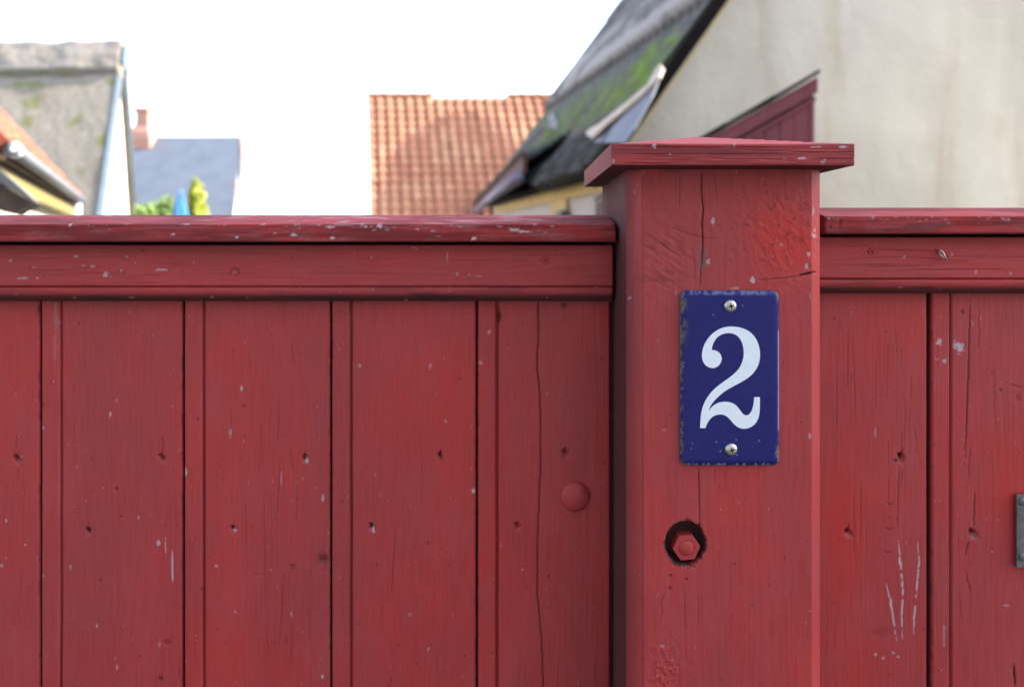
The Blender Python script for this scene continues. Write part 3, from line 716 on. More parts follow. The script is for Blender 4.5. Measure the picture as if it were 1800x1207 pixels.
# ------------------------------------------------------------------ THE NUMBER PLATE
YN = .5695
plate = thing('house_number_plate', 'dark blue enamel plate with a white number 2, screwed to the red post', 'number plate', PT(1285, 820, YN))
px0, px1, pz0, pz1 = XA(1197, YN), XA(1372.5, YN), ZA(820, YN), ZA(510.5, YN)
us = np.linspace(px0, px1, 150); vs = np.linspace(pz0, pz1, 260)
f = Face(us, vs, YN)
cx, cz = (px0+px1)/2, (pz0+pz1)/2; hx_, hz_ = (px1-px0)/2, (pz1-pz0)/2; R = .0066
qx = np.abs(f.X-cx)-(hx_-R); qz = np.abs(f.Z-cz)-(hz_-R)
sdf = np.hypot(np.maximum(qx, 0), np.maximum(qz, 0))+np.minimum(np.maximum(qx, qz), 0)-R   # <0 inside
ins = -sdf
edge = np.clip(ins, 0, .0065)
D = .0038*(1-np.sqrt(np.clip(1-(1-edge/.0065)**2, 0, 1)))
D += .0010*sstep(px0+.014, px0+.002, f.X)            # left side dished, as on the real plate
f.D = np.where(ins < 0, .0050, D)
nz = fbm(f.X*420, f.Z*260, 5, 3)
lft = sstep(px0+.0036, px0+.0008, f.X)
tl = np.exp(-((f.X-px0-.002)/.0032)**2-((f.Z-pz1+.022)/.016)**2)
f.c[..., 0] = np.clip(.8*sstep(.0007, .0001, ins+(.5-nz)*.0015)+tl*sstep(.38, .5, nz)*1.2+lft*sstep(.52, .62, nz)*.9, 0, 1)
f.c[..., 0] = np.maximum(f.c[..., 0], sstep(.0022, .0010, ins)*sstep(.64, .70, fbm(f.X*260, f.Z*140, 15, 3)))
f.c[..., 2] = np.clip(sstep(.0040, .0016, np.abs(f.Z-pz1+.0016)*1.4)*.32*sstep(.35, .6, nz)+.7*sstep(.0026, .0012, px1-f.X)*sstep(.45, .6, fbm(f.X*90, f.Z*70, 3, 2)), 0, .8)  # pale top and right rim: sky reflection painted into the enamel
bt = .8*sstep(.0036, .0020, f.Z-pz0)*sstep(.56, .66, fbm(f.X*500, f.Z*300, 25, 2)); f.c[..., 2] = np.maximum(f.c[..., 2], bt*.9)
for q in range(9):
    x = rnd.uniform(1210, 1362); y = rnd.choice([rnd.uniform(770, 812), rnd.uniform(520, 800)])
    f.chip(x, y, 1.5, 1.5, .5, q, .5, 2, 0)
for q, (x, y) in enumerate(((1369, 790), (1366, 796), (1370, 522), (1200, 640))): f.chip(x, y, 4, 7, .9, q, .8, 0, .0002)
# clip to the rounded outline: squeeze outside vertices on to the edge
Xc, Zc = f.X.copy(), f.Z.copy()
ox = np.maximum(qx, 0); oz = np.maximum(qz, 0); L = np.hypot(ox, oz); sc = np.where((L > R) & (ins < 0), R/np.maximum(L, 1e-9), 1)
Xn = np.where((qx > 0) & (qz > 0), cx+np.sign(f.X-cx)*((hx_-R)+ox*sc), f.X)
Zn = np.where((qx > 0) & (qz > 0), cz+np.sign(f.Z-cz)*((hz_-R)+oz*sc), f.Z)
f.D = np.where(ins < 0, .0038, f.D)
def plate_mesh():
    nv_, nu_ = Xn.shape
    co = np.stack([Xn, YN+f.D, Zn], -1).reshape(-1, 3)
    # slight clockwise set of the plate, as hung
    ang = math.radians(.35); c_, s_ = math.cos(ang), math.sin(ang)
    idx = np.arange(nu_*nv_).reshape(nv_, nu_)
    q = np.stack([idx[:-1, :-1], idx[:-1, 1:], idx[1:, 1:], idx[1:, :-1]], -1).reshape(-1, 4).tolist()
    b = np.concatenate([idx[0, :], idx[1:, -1], idx[-1, ::-1][1:], idx[::-1, 0][1:-1]])
    bk = co[b].copy(); bk[:, 1] = YP-.0002
    n0 = len(co); co2 = np.concatenate([co, bk]); m = len(b)
    for i in range(m): q.append([int(b[i]), n0+i, n0+(i+1) % m, int(b[(i+1) % m])])
    me = bpy.data.meshes.new('plate'); me.from_pydata([tuple(p) for p in co2], [], q); me.update()
    at = me.color_attributes.new('wear', 'FLOAT_COLOR', 'POINT')
    cl = np.concatenate([f.c.reshape(-1, 4), np.tile([.6, .6, 0, 1], (m, 1))]); at.data.foreach_set('color', cl.astype(np.float32).ravel())
    for p in me.polygons: p.use_smooth = True
    return me
link('plate', plate_mesh(), M['enamel'], plate)
two = [(237, 912), (268, 912), (275, 893), (290, 865), (312, 843), (340, 832), (370, 831), (395, 843), (415, 863), (435, 888), (458, 907), (487, 917), (515, 915), (545, 902), (568, 880), (582, 850), (588, 815), (589, 770), (589, 730), (556, 730), (554, 760), (548, 790), (538, 818), (522, 835), (505, 838), (488, 828), (470, 804), (452, 780), (430, 765), (400, 757), (370, 757), (340, 764), (315, 779), (298, 797), (288, 814), (292, 795), (305, 770), (330, 740), (365, 708), (400, 684), (440, 662), (480, 641), (520, 617), (555, 585), (578, 548), (590, 505), (590, 460), (580, 415), (560, 375), (530, 345), (495, 326), (455, 316), (415, 314), (375, 319), (335, 336), (300, 364), (272, 400), (254, 440), (247, 480), (250, 510), (262, 535), (280, 551), (305, 560), (330, 556), (350, 542), (362, 522), (365, 500), (358, 478), (345, 463), (325, 454), (306, 452), (308, 430), (318, 405), (335, 380), (360, 362), (390, 353), (420, 353), (450, 363), (472, 385), (487, 415), (494, 450), (494, 490), (484, 530), (465, 565), (435, 595), (400, 622), (360, 650), (322, 680), (290, 715), (265, 755), (248, 800), (240, 850)]
def smooth_poly(p, sharp=()):                          # Chaikin twice except at sharp corners
    for _ in range(2):
        o = []
        for i in range(len(p)):
            a, b, c = p[i-1], p[i], p[(i+1) % len(p)]
            if b in sharp: o.append(b); continue
            o.append((b[0]*.75+a[0]*.25, b[1]*.75+a[1]*.25)); o.append((b[0]*.75+c[0]*.25, b[1]*.75+c[1]*.25))
        p = o
    return p
tp = smooth_poly(two, ((237, 912), (268, 912), (589, 730), (556, 730), (288, 814), (306, 452)))
tp = [(1160+a/3.352, 480+b/3.352) for a, b in tp]
prism('numeral', [PT(x, y, YN-.00028) for x, y in tp], (0, .0008, 0), M['numeral'], plate)
for px, py in ((1283.5, 537.5), (1285, 789.5)):
    c = PT(px, py, YN-.0002)
    sc_ = lathe('screw', c, (0, -1, 0), [(.0050, -.003), (.0052, .0004), (.0049, .0013), (.0041, .0021), (.0028, .0026), (.0015, .0028), (0, .00285)], M['steel'], plate, 28)
    a = .25; d1 = V(math.cos(a), 0, math.sin(a)); d2 = V(-math.sin(a), 0, math.cos(a)); w_ = .00052; l_ = .0021
    pts = [d1*l_+d2*w_, d1*w_+d2*w_, d2*l_+d1*w_, d2*l_-d1*w_, d2*w_-d1*w_, -d1*l_+d2*w_, -d1*l_-d2*w_, -d1*w_-d2*w_, -d2*l_-d1*w_, -d2*l_+d1*w_, -d2*w_+d1*w_, d1*l_-d2*w_]
    prism('dark_cross', [c+V(0, -.00292, 0)+p for p in pts], (0, .0006, 0), M['darkwood'], sc_)  # dark cross laid on the head, colour in place of a shaded slot

# ------------------------------------------------------------------ houses
def thick_strip(name, a, b, w, t, mat, parent, **k):      # board from a to b, section w x t (vectors)
    a, b = Vector(a), Vector(b); w, t = Vector(w), Vector(t)
    return prism(name, [a, a+w, a+w+t, a+t], b-a, mat, parent, **k)

# --- big cream house on the right, gable towards us, steep roof falling to the left
E0 = V(.725, 6.0, EYE+.70); rd = V(-.237, 1, 0); gd = V(1, .237, 1.40); gh = V(1, .237, 0)
houseR = thing('cream_house', 'cream rendered house with a steep mossy grey roof and dark bargeboard, behind the post', 'house', (4.5, 9.5, 0))
nR = rd.cross(gd).normalized(); nR = nR if nR.z > 0 else -nR
def onroof(px, py, lift=0):
    d = V((px-900)/F, 1, (430-py)/F); o = V(0, 0, EYE); P = E0+nR*lift
    t = (P-o).dot(nR)/d.dot(nR); return o+d*t
TA = 3.8                                                  # ridge at t = TA
za = lambda t: E0.z+1.4*t
def gpt(t, q, z): return V(E0.x+gh.x*t+rd.x*q, E0.y+gh.y*t+rd.y*q, z)
zw = -.22
prism('gable_wall', [gpt(.22, .20, 0), gpt(2*TA-.22, .20, 0), gpt(2*TA-.22, .20, za(.22)+zw), gpt(TA, .20, za(TA)+zw), gpt(.22, .20, za(.22)+zw)], rd*.3, M['wall_cream'], houseR)
prism('side_wall', [gpt(.221, .51, 0), gpt(.221, 4.9, 0), gpt(.221, 4.9, E0.z-.06), gpt(.221, .51, E0.z-.06)], gh*.3, M['wall_side'], houseR)
prism('side_wall', [gpt(2*TA-.53, .51, 0), gpt(2*TA-.53, 4.9, 0), gpt(2*TA-.53, 4.9, E0.z-.06), gpt(2*TA-.53, .51, E0.z-.06)], gh*.3, M['wall_side'], houseR)
prism('gable_wall', [gpt(.22, 4.91, 0), gpt(2*TA-.22, 4.91, 0), gpt(2*TA-.22, 4.91, za(.22)+zw), gpt(TA, 4.91, za(TA)+zw), gpt(.22, 4.91, za(.22)+zw)], rd*.3, M['wall_cream'], houseR)
# corrugated, mossy slope facing left
us = np.linspace(0, 5.18, 420); fv = np.linspace(0, 1, 260)
def proj(q, t):
    p = E0+rd*q+gd*t; return 900+F*p.x/p.y, 430-F*(p.z-EYE)/p.y
tmin = []
for q in us:                               # the far stretch of the eave has been cut back above the gutter
    t = -.03
    if q > 1.9:
        for t in np.linspace(-.03, .6, 120):
            x, y = proj(q, t)
            if y < 338-(x-846)*.66: break
    tmin.append(t)
tmin = np.array(tmin)+.035*(fbm(us*5, us*0, 3, 3)-.5)
A, FV = np.meshgrid(us, fv); B = tmin[None, :]*(1-FV)+TA*FV
ed = 1.10+.045*np.sin(A*2*math.pi/.177)                             # the upper sheets end here, over the older mossy course
st = np.where(B > ed, (B-ed)/1.05-np.floor((B-ed)/1.05), B/ed)
cor = np.sin(A*2*math.pi/.177)
up_ = B > ed
h = np.where(up_, .05*cor+.075*(1-.3*st), .020*cor+.02*fbm(A*6, B*6, 2, 3))
n1_ = fbm(A*2.4, B*3.2, 5, 4); n2_ = fbm(A*9, B*9, 19, 4); n3_ = fbm(A*1.3, B*4, 15, 3)
wav = B-.12*(fbm(A*2, A*0, 44, 3)-.5)
moss = sstep(.34, .50, wav)*sstep(1.0, .72, wav)*sstep(.30, .55, n1_+.12)*sstep(4.6, 3.6, A)
moss = np.maximum(moss, .8*sstep(.58, .70, n1_)*sstep(.2, .5, B)*sstep(1.1, .9, B))
h = h+moss*.05*n2_+.07*sstep(.42, 0, B)*sstep(4.2, 2.6, A)*fbm(A*4, B*5, 7, 3)
c = np.zeros(A.shape+(4,)); c[..., 3] = 1; c[..., 0] = np.clip(moss*(.45+.75*sstep(.42, .62, n2_))*(.55+.45*sstep(1.6, .3, A)), 0, 1)
foot = sstep(.46, .20, wav)*(.55+.45*sstep(.3, .6, n2_))
c[..., 1] = np.clip(.85*(up_ & (B < ed+.045+.02*cor))+np.where(up_, .62*sstep(.1, -.6, cor), .26+.25*n2_)+.65*foot+.55*sstep(.40, .62, n3_)*sstep(1.75, 2.0, B), 0, .92)  # troughs and sheet ends darkened in colour, painted shade for the relief
c[..., 2] = np.where(up_, .75*sstep(.36, .56, n3_+.2*n2_-.06)*sstep(1.95, 1.6, B)*(.15+.85*sstep(-.3, .4, cor)), .10*sstep(.55, .7, n2_))
grid('roof', E0, rd, gd, nR, us, fv, h, c, M['corr'], houseR, .10, (.9, .9, .9, .9), AB=(A, B))
E1 = gpt(2*TA, 0, E0.z); gd2 = V(-1, -.237, 1.40); n2 = V(nR.x*-1, -nR.y, nR.z)
prism('roof', [E1, E1+gd2*TA, E1+gd2*TA+rd*5.18, E1+rd*5.18], -n2*.10, M['corr'], houseR)
# dark bargeboard, ochre trim under it
thick_strip('bargeboard', E0-rd*.03-V(0, 0, .03), E0+gd*TA-rd*.03-V(0, 0, .03), (0, 0, -.18), rd*.05, M['darkwood'], houseR)
thick_strip('bargeboard', E1-rd*.03-V(0, 0, .03), E1+gd2*TA-rd*.03-V(0, 0, .03), (0, 0, -.18), rd*.05, M['darkwood'], houseR)
thick_strip('verge_soffit', gpt(.1, .03, za(.1)-.17), gpt(TA, .03, za(TA)-.17), (0, 0, -.03), rd*.17, M['darkwood'], houseR)
thick_strip('verge_trim', gpt(.22, .175, za(.22)-.30), gpt(TA-.02, .175, za(TA)-.30), (0, 0, -.07), rd*.023, M['creamtrim'], houseR)
# flaked flashing and pale batten by the verge
L_ = .055
prism('flashing', [onroof(1040, 250, L_), onroof(1062, 238, L_), onroof(1158, 140, L_), onroof(1166, 122, L_), onroof(1146, 172, L_), onroof(1116, 226, L_), onroof(1098, 252, L_)], -nR*.006, M['lead'], houseR)
L_ = .085
prism('verge_batten', [onroof(1029, 236, L_), onroof(1034, 227, L_), onroof(1052, 218, L_), onroof(1104, 177, L_), onroof(1137, 148, L_), onroof(1152, 122, L_), onroof(1160, 113, L_), onroof(1165, 120, L_), onroof(1158, 136, L_), onroof(1118, 175, L_), onroof(1066, 218, L_), onroof(1040, 243, L_)], -nR*.025, M['creamboard'], houseR, .004)
prism('loose_tile', [onroof(963, 204, .09), onroof(972, 197, .09), onroof(980, 216, .09), onroof(977, 228, .09), onroof(965, 224, .09)], -nR*.03, M['felt'], houseR, .008)
# eave: dark soffit, red fascia, long grey gutter
prism('soffit', [gpt(.0, 0.0, E0.z-.055), gpt(.24, 0.0, E0.z-.055), gpt(.24, 5.1, E0.z-.055), gpt(.0, 5.1, E0.z-.055)], (0, 0, -.02), M['darkwood'], houseR)
prism('wall_plate', [gpt(.185, .2, 1.915), gpt(.185, 4.9, 1.915), gpt(.185, 4.9, 2.045), gpt(.185, .2, 2.045)], gh*.034, M['ochre'], houseR)
prism('corner_timber', [gpt(.18, 1.35, 0), gpt(.18, 1.95, 0), gpt(.18, 1.95, 1.91), gpt(.18, 1.35, 1.91)], gh*.039, M['ochre'], houseR)
prism('vent_box', [gpt(.10, 1.28, 1.55), gpt(.10, 1.5, 1.55), gpt(.10, 1.5, 1.79), gpt(.10, 1.28, 1.79)], gh*.079, M['lead'], houseR, .01)
ga = V(.067, 8.0, EYE+.78); gb = V(-.946, 16.7, EYE+.78)
tube('gutter', [ga, ga.lerp(gb, .5), gb], .075, M['gutter'], houseR, 16)
thick_strip('fascia', ga+V(.06, 0, .06), gb+V(.06, 0, .06), (0, 0, .24), (.05, 0, 0), M['redfascia'], houseR)
thick_strip('eave_board', ga+V(.0, 0, .30), gb+V(.0, 0, .30), (.30, 0, .30), (.03, 0, -.03), M['corr'], houseR)

# --- red boarded shed in front of the cream gable
shed = thing('red_shed', 'small dark red boarded lean-to with a sloping tiled top, against the cream gable', 'shed', (1.4, 5.0, 0))
YS = 4.6
def sp(px, py, d=0): return PT(px, py, YS)+V(0, d, 0)
xr = XA(1433, YS); sl = (ZA(125, YS)-ZA(237, YS))/(XA(1433, YS)-XA(1235, YS))
def st_(x): return ZA(125, YS)+sl*(x-xr)
xl = XA(1090, YS)
k = 0; x = xl
while x < xr-.01:
    x2 = min(x+.098, xr)
    prism('wall_board', [V(x, YS, 0), V(x2-.006, YS, 0), V(x2-.006, YS, st_(x2)-.20), V(x, YS, st_(x)-.20)], (0, .022, 0), M['redwood'], shed); x = x2
prism('shed_wall', [V(xl, YS+.024, 0), V(xr-.002, YS+.024, 0), V(xr-.002, YS+.024, st_(xr)-.06), V(xl, YS+.024, st_(xl)-.06)], (0, 1.35, 0), M['redfascia'], shed)
prism('rake_board', [V(xl, YS-.03, st_(xl)-.150), V(xr+.004, YS-.03, st_(xr)-.150), V(xr+.004, YS-.03, st_(xr)-.045), V(xl, YS-.03, st_(xl)-.045)], (0, .052, 0), M['redwood'], shed)
prism('rake_trim', [V(xl, YS-.012, st_(xl)-.205), V(xr, YS-.012, st_(xr)-.205), V(xr, YS-.012, st_(xr)-.172), V(xl, YS-.012, st_(xl)-.172)], (0, .034, 0), M['redwood'], shed)
for i in range(4):
    a0 = xr-.005-(i+1)*.33; a1 = xr+.01-i*.33+(.03 if i else 0); t0 = 0
    prism('roof_sheet', [V(a0, YS-.05, st_(a0)-.044), V(a1, YS-.05, st_(a1)-.030), V(a1, YS-.05, st_(a1)-.004), V(a0, YS-.05, st_(a0)-.020)], (0, 1.42, 0), M['darkwood'], shed)

# --- orange tiled roof in the middle distance
hO = thing('tiled_house', 'white house with an orange pantile roof whose ridge has gaps, in the middle distance', 'house', (-1, 17.5, 0))
RO = V(XA(646, 18.3), 18.3, ZA(171, 18.3)); uO = V(1, .015, 0); vO = V(.56, -2.3, -3.3); vl = vO.length; vO = vO/vl
LO = 6.4; nO = uO.cross(-vO).normalized(); nO = nO if nO.z > 0 else -nO
tw = .262; rl = .275
us = np.linspace(0, LO, int(LO/tw*9)); vs = np.linspace(0, 5.0, 18*7)
A, B = np.meshgrid(us, vs)
colf = A/tw; rowf = B/rl; fr = colf-np.floor(colf); rr = rowf-np.floor(rowf)
h = .034*np.sin(fr*2*math.pi)+.016*np.sin(fr*4*math.pi)+.05*rr+.012*vnoise(np.floor(colf)*7.3, np.floor(rowf)*5.1, 3)
h += .05*(fbm(A*.6, B*.5, 3, 2)-.5)
c = np.zeros(A.shape+(4,)); c[..., 3] = 1
c[..., 0] = np.clip(vnoise(np.floor(colf)*3.7, np.floor(rowf)*2.9, 31)*.9+.1, 0, 1)
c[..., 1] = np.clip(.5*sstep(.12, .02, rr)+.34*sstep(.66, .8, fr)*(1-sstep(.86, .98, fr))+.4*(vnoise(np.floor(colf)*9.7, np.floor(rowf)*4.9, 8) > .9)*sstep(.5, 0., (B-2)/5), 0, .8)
c[..., 2] = .22*sstep(.5, .7, fbm(A*1.5, B*1.5, 12, 3))*(fr < .55)  # pale patches on the tile crests, a painted highlight
# grid() wants v upward for outward faces: run from eave to ridge
P0 = RO+vO*5.0
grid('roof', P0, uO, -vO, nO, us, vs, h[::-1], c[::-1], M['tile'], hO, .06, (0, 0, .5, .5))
def ridge_row(a, b):
    pts = []
    n = max(2, int((b-a)/.1))
    tube('ridge_tiles', [RO+uO*(a+(b-a)*i/n)+V(0, .02, .03) for i in range(n+1)], [.088+.02*((i % 4) == 0) for i in range(n+1)], M['tile'], hO, 12)
ridge_row(.02, 1.75); ridge_row(3.75, LO)
def ogable(F_, B_, R_, dirv, L, mat, parent, name='wall'):
    F_, B_, R_ = Vector(F_), Vector(B_), Vector(R_)
    return prism(name, [V(F_.x, F_.y, 0), F_, R_, B_, V(B_.x, B_.y, 0)], Vector(dirv)*L, mat, parent)
fo = RO+vO*4.9; bo = V(-3.33-1.12+.02, 21.4, fo.z)
ogable(fo+uO*.06-nO*.08, bo+uO*.06-V(0, 0, .1), RO+uO*.06-V(0, 0, .10), uO, LO-.12, M['wall_white'], hO)
prism('roof', [RO+V(0, .04, -.01), bo+V(0, 0, .02), bo+uO*LO+V(0, 0, .02), RO+uO*LO+V(0, .04, -.01)], (0, .05, -.04), M['tile'], hO)

# --- thatched house on the left
hT = thing('thatched_house', 'house with a tall grey thatched roof and white gable with a blue tip', 'house', (-10, 13.5, 0))
AT = V(-8.05, 14.0, ZA(90, 14)); FT = V(-6.70, 10.94, EYE+.42); BT = V(-9.42, 17.0, EYE+.42); uT = V(-1, .10, 0)
LT = 9.0
def thatch_roof(Ft, At, name, seed):
    vv = (At-Ft); L = vv.length; v_ = vv/L; n_ = uT.cross(v_).normalized(); n_ = n_ if n_.z > 0 else -n_
    us = np.linspace(-.05, LT, 220); vs = np.linspace(0, L, 130); A, B = np.meshgrid(us, vs)
    h = .05*fbm(A*.8, B*.7, seed, 3)+.012*fbm(A*9, B*4, seed+3, 3)
    c = np.zeros(A.shape+(4,)); c[..., 3] = 1
    up = B/L
    c[..., 0] = .75*sstep(.62, .72, fbm(A*2.6, B*1.6, seed+5, 3))*sstep(.15, .3, up)*sstep(.8, .6, up)+.8*np.exp(-((up-.765)/.022)**2)*sstep(.35, .55, fbm(A*3, B*1, 7, 2))
    c[..., 1] = np.clip(.35*sstep(.5, .75, fbm(A*1.2, B*.9, seed+9, 3)), 0, 1)
    return grid(name, Ft, uT, v_, n_, us, vs, h, c, M['thatch'], hT, .03, (.2, .2, .9, .2))
thatch_roof(FT, AT, 'roof', 4)
thatch_roof(BT, AT+V(0, .01, 0), 'roof', 14)
# ridge capping, thicker, with an uneven lower edge
vv = (FT-AT).normalized(); nT = uT.cross(-vv).normalized(); nT = nT if nT.z > 0 else -nT
us = np.linspace(-.06, LT, 240); vs = np.linspace(0, 1, 40); A, B = np.meshgrid(us, vs)
low = .98+.07*fbm(A*2.1, A*0, 4, 3)
AA = AT+V(0, .12, .06)
h = .15*np.sqrt(np.clip(1-(1-B)**2*.0, 0, 1))*sstep(0., .12, B)+.10*fbm(A*2, B*2, 8, 3)
sag = .14*np.sin(A*.55+1.0)*0
# v axis runs from the lower edge up to the ridge
c = np.zeros(A.shape+(4,)); c[..., 3] = 1; c[..., 1] = .6*sstep(.12, 0, B)+.3*sstep(.5, .7, fbm(A*2, B*3, 6, 3)); c[..., 0] = .5*sstep(.16, .02, B)*sstep(.4, .6, fbm(A*4, B, 16, 2))
grid('thatch_ridge', AA+vv*1.05, uT, -vv*1.12, nT, us, vs, h+.05*(fbm(A*.7, B*.2, 77, 2)-.3), c, M['thatchridge'], hT, .05, (.95, .2, .8, .1))  # sunlit ridge end coloured dark so it does not burn out
ogable(FT+V(-.04, .12, -.04), BT+V(-.04, -.12, -.04), AT+V(-.04, 0, -.12), uT, LT-.6, M['wall_white'], hT)
gv1 = (FT-AT); gv2 = (BT-AT)
nF = uT.cross((AT-FT).normalized()).normalized(); nF = nF if nF.z > 0 else -nF
nB = uT.cross((AT-BT).normalized()).normalized(); nB = nB if nB.z > 0 else -nB
thick_strip('verge_board', AT+V(.052, 0, 0)+nF*.065, FT+V(.052, 0, 0)+nF*.065, (.03, 0, 0), -nF*.17, M['bluetrim'], hT)
thick_strip('verge_board', AT+V(.052, .02, 0)+nB*.08, BT+V(.052, .02, 0)+nB*.08, (.03, 0, 0), -nB*.10, M['bluetrim'], hT)
a_ = AT+V(.115, 0, .17)
prism('gable_tip', [a_, a_+gv1.normalized()*.72, a_+gv2.normalized()*.72], (.03, .01, 0), M['bluepaint'], hT)
tube('wall_pole', [PT(203, 400, 12.6), PT(205, 330, 12.6), PT(207, 270, 12.6), PT(207, 228, 12.6)], [.040, .028, .02, .012], M['zinc'], hT, 8)
lathe('pole_fitting', PT(208.5, 256, 12.58), (0, 0, 1), [(0, -.09), (.03, -.06), (.045, 0), (.03, .06), (0, .09)], M['zinc'], hT, 12)
lathe('verge_hook', PT(226, 205, 15.4), (0, 0, 1), [(0, -.13), (.05, -.08), (.06, 0), (.03, .1), (0, .12)], M['bluetrim'], hT, 12)

# --- slate house behind it
hS = thing('slate_house', 'far house with a plain blue grey slate roof, brick gable end and one brick chimney', 'house', (-12.5, 25, 0))
AS = V(XA(424, 25), 25, ZA(240, 25)); FS = V(-8.98, 22, EYE+1.0); uS = V(-1, -.015, -.006); LS = 6.5
ext = (FS-AS)*1.35
BS = V(-11.05, 28.0, EYE+1.0)
prism('roof', [AS, AS+ext, AS+ext+uS*LS, AS+uS*LS], (0, .05, -.12), M['slate'], hS)
prism('roof', [AS+V(0, .03, 0), BS, BS+uS*LS, AS+V(0, .03, 0)+uS*LS], (0, -.05, -.12), M['slate'], hS)
ogable(FS+V(-.12, .1, -.15), BS+V(-.12, -.1, -.15), AS+V(-.12, 0, -.15), uS, LS-.3, M['wall_white'], hS)
gs = (AS-FS)
thick_strip('gable_parapet', AS+V(-.02, 0, .03), AS-gs*.42+V(.17, 0, .03), (.17, .3, 0), (0, 0, -.30), M['brick'], hS)
thick_strip('gable_parapet', AS-gs*.62+V(-.02, 0, .03), FS+V(.1, 0, -.4), (.36, .3, 0), (0, 0, -.30), M['brick'], hS)
cc_ = PT(252.5, 246, 24.9)
def chim():
    bm = bmesh.new(); prof = [(.48, -.6), (.48, -.05), (.40, .22), (.235, .48), (.215, .62), (.215, .93), (.26, 1.0), (.26, 1.1), (.235, 1.14)]
    rs = []
    for r, z in prof: rs.append([bm.verts.new(cc_+V(x*r+(.05 if r < .3 else 0), y*r, z)) for x, y in ((-1, -1), (1, -1), (1, 1), (-1, 1))])
    for a, b in zip(rs, rs[1:]):
        for i in range(4): bm.faces.new([a[i], a[(i+1) % 4], b[(i+1) % 4], b[i]])
    bm.faces.new(rs[-1]); bm.faces.new(rs[0][::-1]); bmesh.ops.recalc_face_normals(bm, faces=bm.faces)
    me = bpy.data.meshes.new('chimney'); bm.to_mesh(me); bm.free(); return me
link('chimney', chim(), M['brick'], hS)

# --- low yellow house at the left edge
hY = thing('yellow_house', 'pale yellow sunlit house with orange roof edge and grey gutter, at the left edge', 'house', (-5.5, 7, 0))
G0 = V(-3.33, 4.52, EYE+.633); dY = V(-.54, 1, 0); nY = V(-.88, -.475, 0)
def yp(s, w, z): return V(G0.x+dY.x*s+nY.x*w, G0.y+dY.y*s+nY.y*w, z)
SL = 5.05; WR = 2.3; HR = 1.217*WR
A0 = yp(-.02, .02, G0.z+.04); vY = V(nY.x, nY.y, 1.217); vlen = vY.length; vY /= vlen
n_ = dY.cross(vY).normalized(); n_ = n_ if n_.z > 0 else -n_
us = np.linspace(0, (SL+.04), 200); vs = np.linspace(0, WR*vlen, 80); A, B = np.meshgrid(us, vs)
colf = A*dY.length/.24; rowf = B/.3; fr = colf-np.floor(colf); rr = 1-(rowf-np.floor(rowf))
h = .035*np.sin(fr*2*math.pi)+.03*rr
c = np.zeros(A.shape+(4,)); c[..., 3] = 1; c[..., 0] = vnoise(np.floor(colf)*3.7, np.floor(rowf)*2.9, 3); c[..., 1] = .5*sstep(.1, 0, rr)
grid('roof', A0+V(0, 0, 0), dY, vY, n_, us, vs, h, c, M['tiledark'], hY, .09, (0, 0, .3, .3))
rY = yp(0, WR, G0.z+.04+HR)
prism('roof', [yp(0, WR, rY.z), yp(SL, WR, rY.z), yp(SL, 2*WR, G0.z), yp(0, 2*WR, G0.z)], (0, 0, -.09), M['tiledark'], hY)
tube('gutter', [yp(0, -.02, G0.z), yp(SL*.5, -.02, G0.z), yp(SL, -.02, G0.z)], .046, M['zinc'], hY, 14)
lathe('gutter_end', yp(.02, -.02, G0.z), -dY, [(.050, -.06), (.052, 0), (.04, .02), (0, .025)], M['whitepipe'], hY, 20)
prism('soffit', [yp(0, .02, G0.z-.075), yp(SL, .02, G0.z-.075), yp(SL, .10, G0.z-.075), yp(0, .10, G0.z-.075)], (0, 0, .04), M['brownwood'], hY)
prism('cornice', [yp(0.01, .07, G0.z-.22), yp(SL-.02, .07, G0.z-.22), yp(SL-.02, .07, G0.z-.095), yp(.01, .07, G0.z-.095)], nY*.13, M['olive'], hY)
w0 = .19
prism('wall', [yp(.1, w0, 0), yp(SL-.1, w0, 0), yp(SL-.1, w0, G0.z-.08), yp(.1, w0, G0.z-.08)], nY*.3, M['wall_yellow'], hY)
prism('gable_wall', [yp(.1, w0+.31, 0), yp(.1, 2*WR-.2, 0), yp(.1, 2*WR-.2, G0.z-.10), yp(.1, WR, rY.z-.20), yp(.1, w0+.31, G0.z+.18)], dY*.3, M['wall_yellow'], hY)
prism('gable_wall', [yp(SL-.4, w0+.31, 0), yp(SL-.4, 2*WR-.2, 0), yp(SL-.4, 2*WR-.2, G0.z-.10), yp(SL-.4, WR, rY.z-.20), yp(SL-.4, w0+.31, G0.z+.18)], dY*.3, M['wall_yellow'], hY)
tube('downpipe', [yp(SL-.06, .03, G0.z-.04), yp(SL-.06, .03, .1)], .05, M['whitepipe'], hY, 12)
# little porch roof
YQ = 4.0
qa_ = [PT(-70, 292, YQ), PT(0, 322, YQ), PT(46, 350, YQ), PT(60, 357, YQ), PT(40, 366, YQ), PT(26, 376, YQ), PT(-10, 368, YQ), PT(-70, 345, YQ)]
pr = prism('porch_roof', qa_, (-.24, .4, 0), M['brownwood'], hY)
prism('roof_felt', [PT(-72, 258, YQ-.03), PT(0, 298, YQ-.03), PT(28, 322, YQ-.03), PT(62, 353, YQ-.03), PT(56, 357, YQ-.03), PT(40, 344, YQ-.03), PT(0, 321, YQ-.03), PT(-72, 290, YQ-.03)], (-.25, .42, .0), M['felt'], pr)

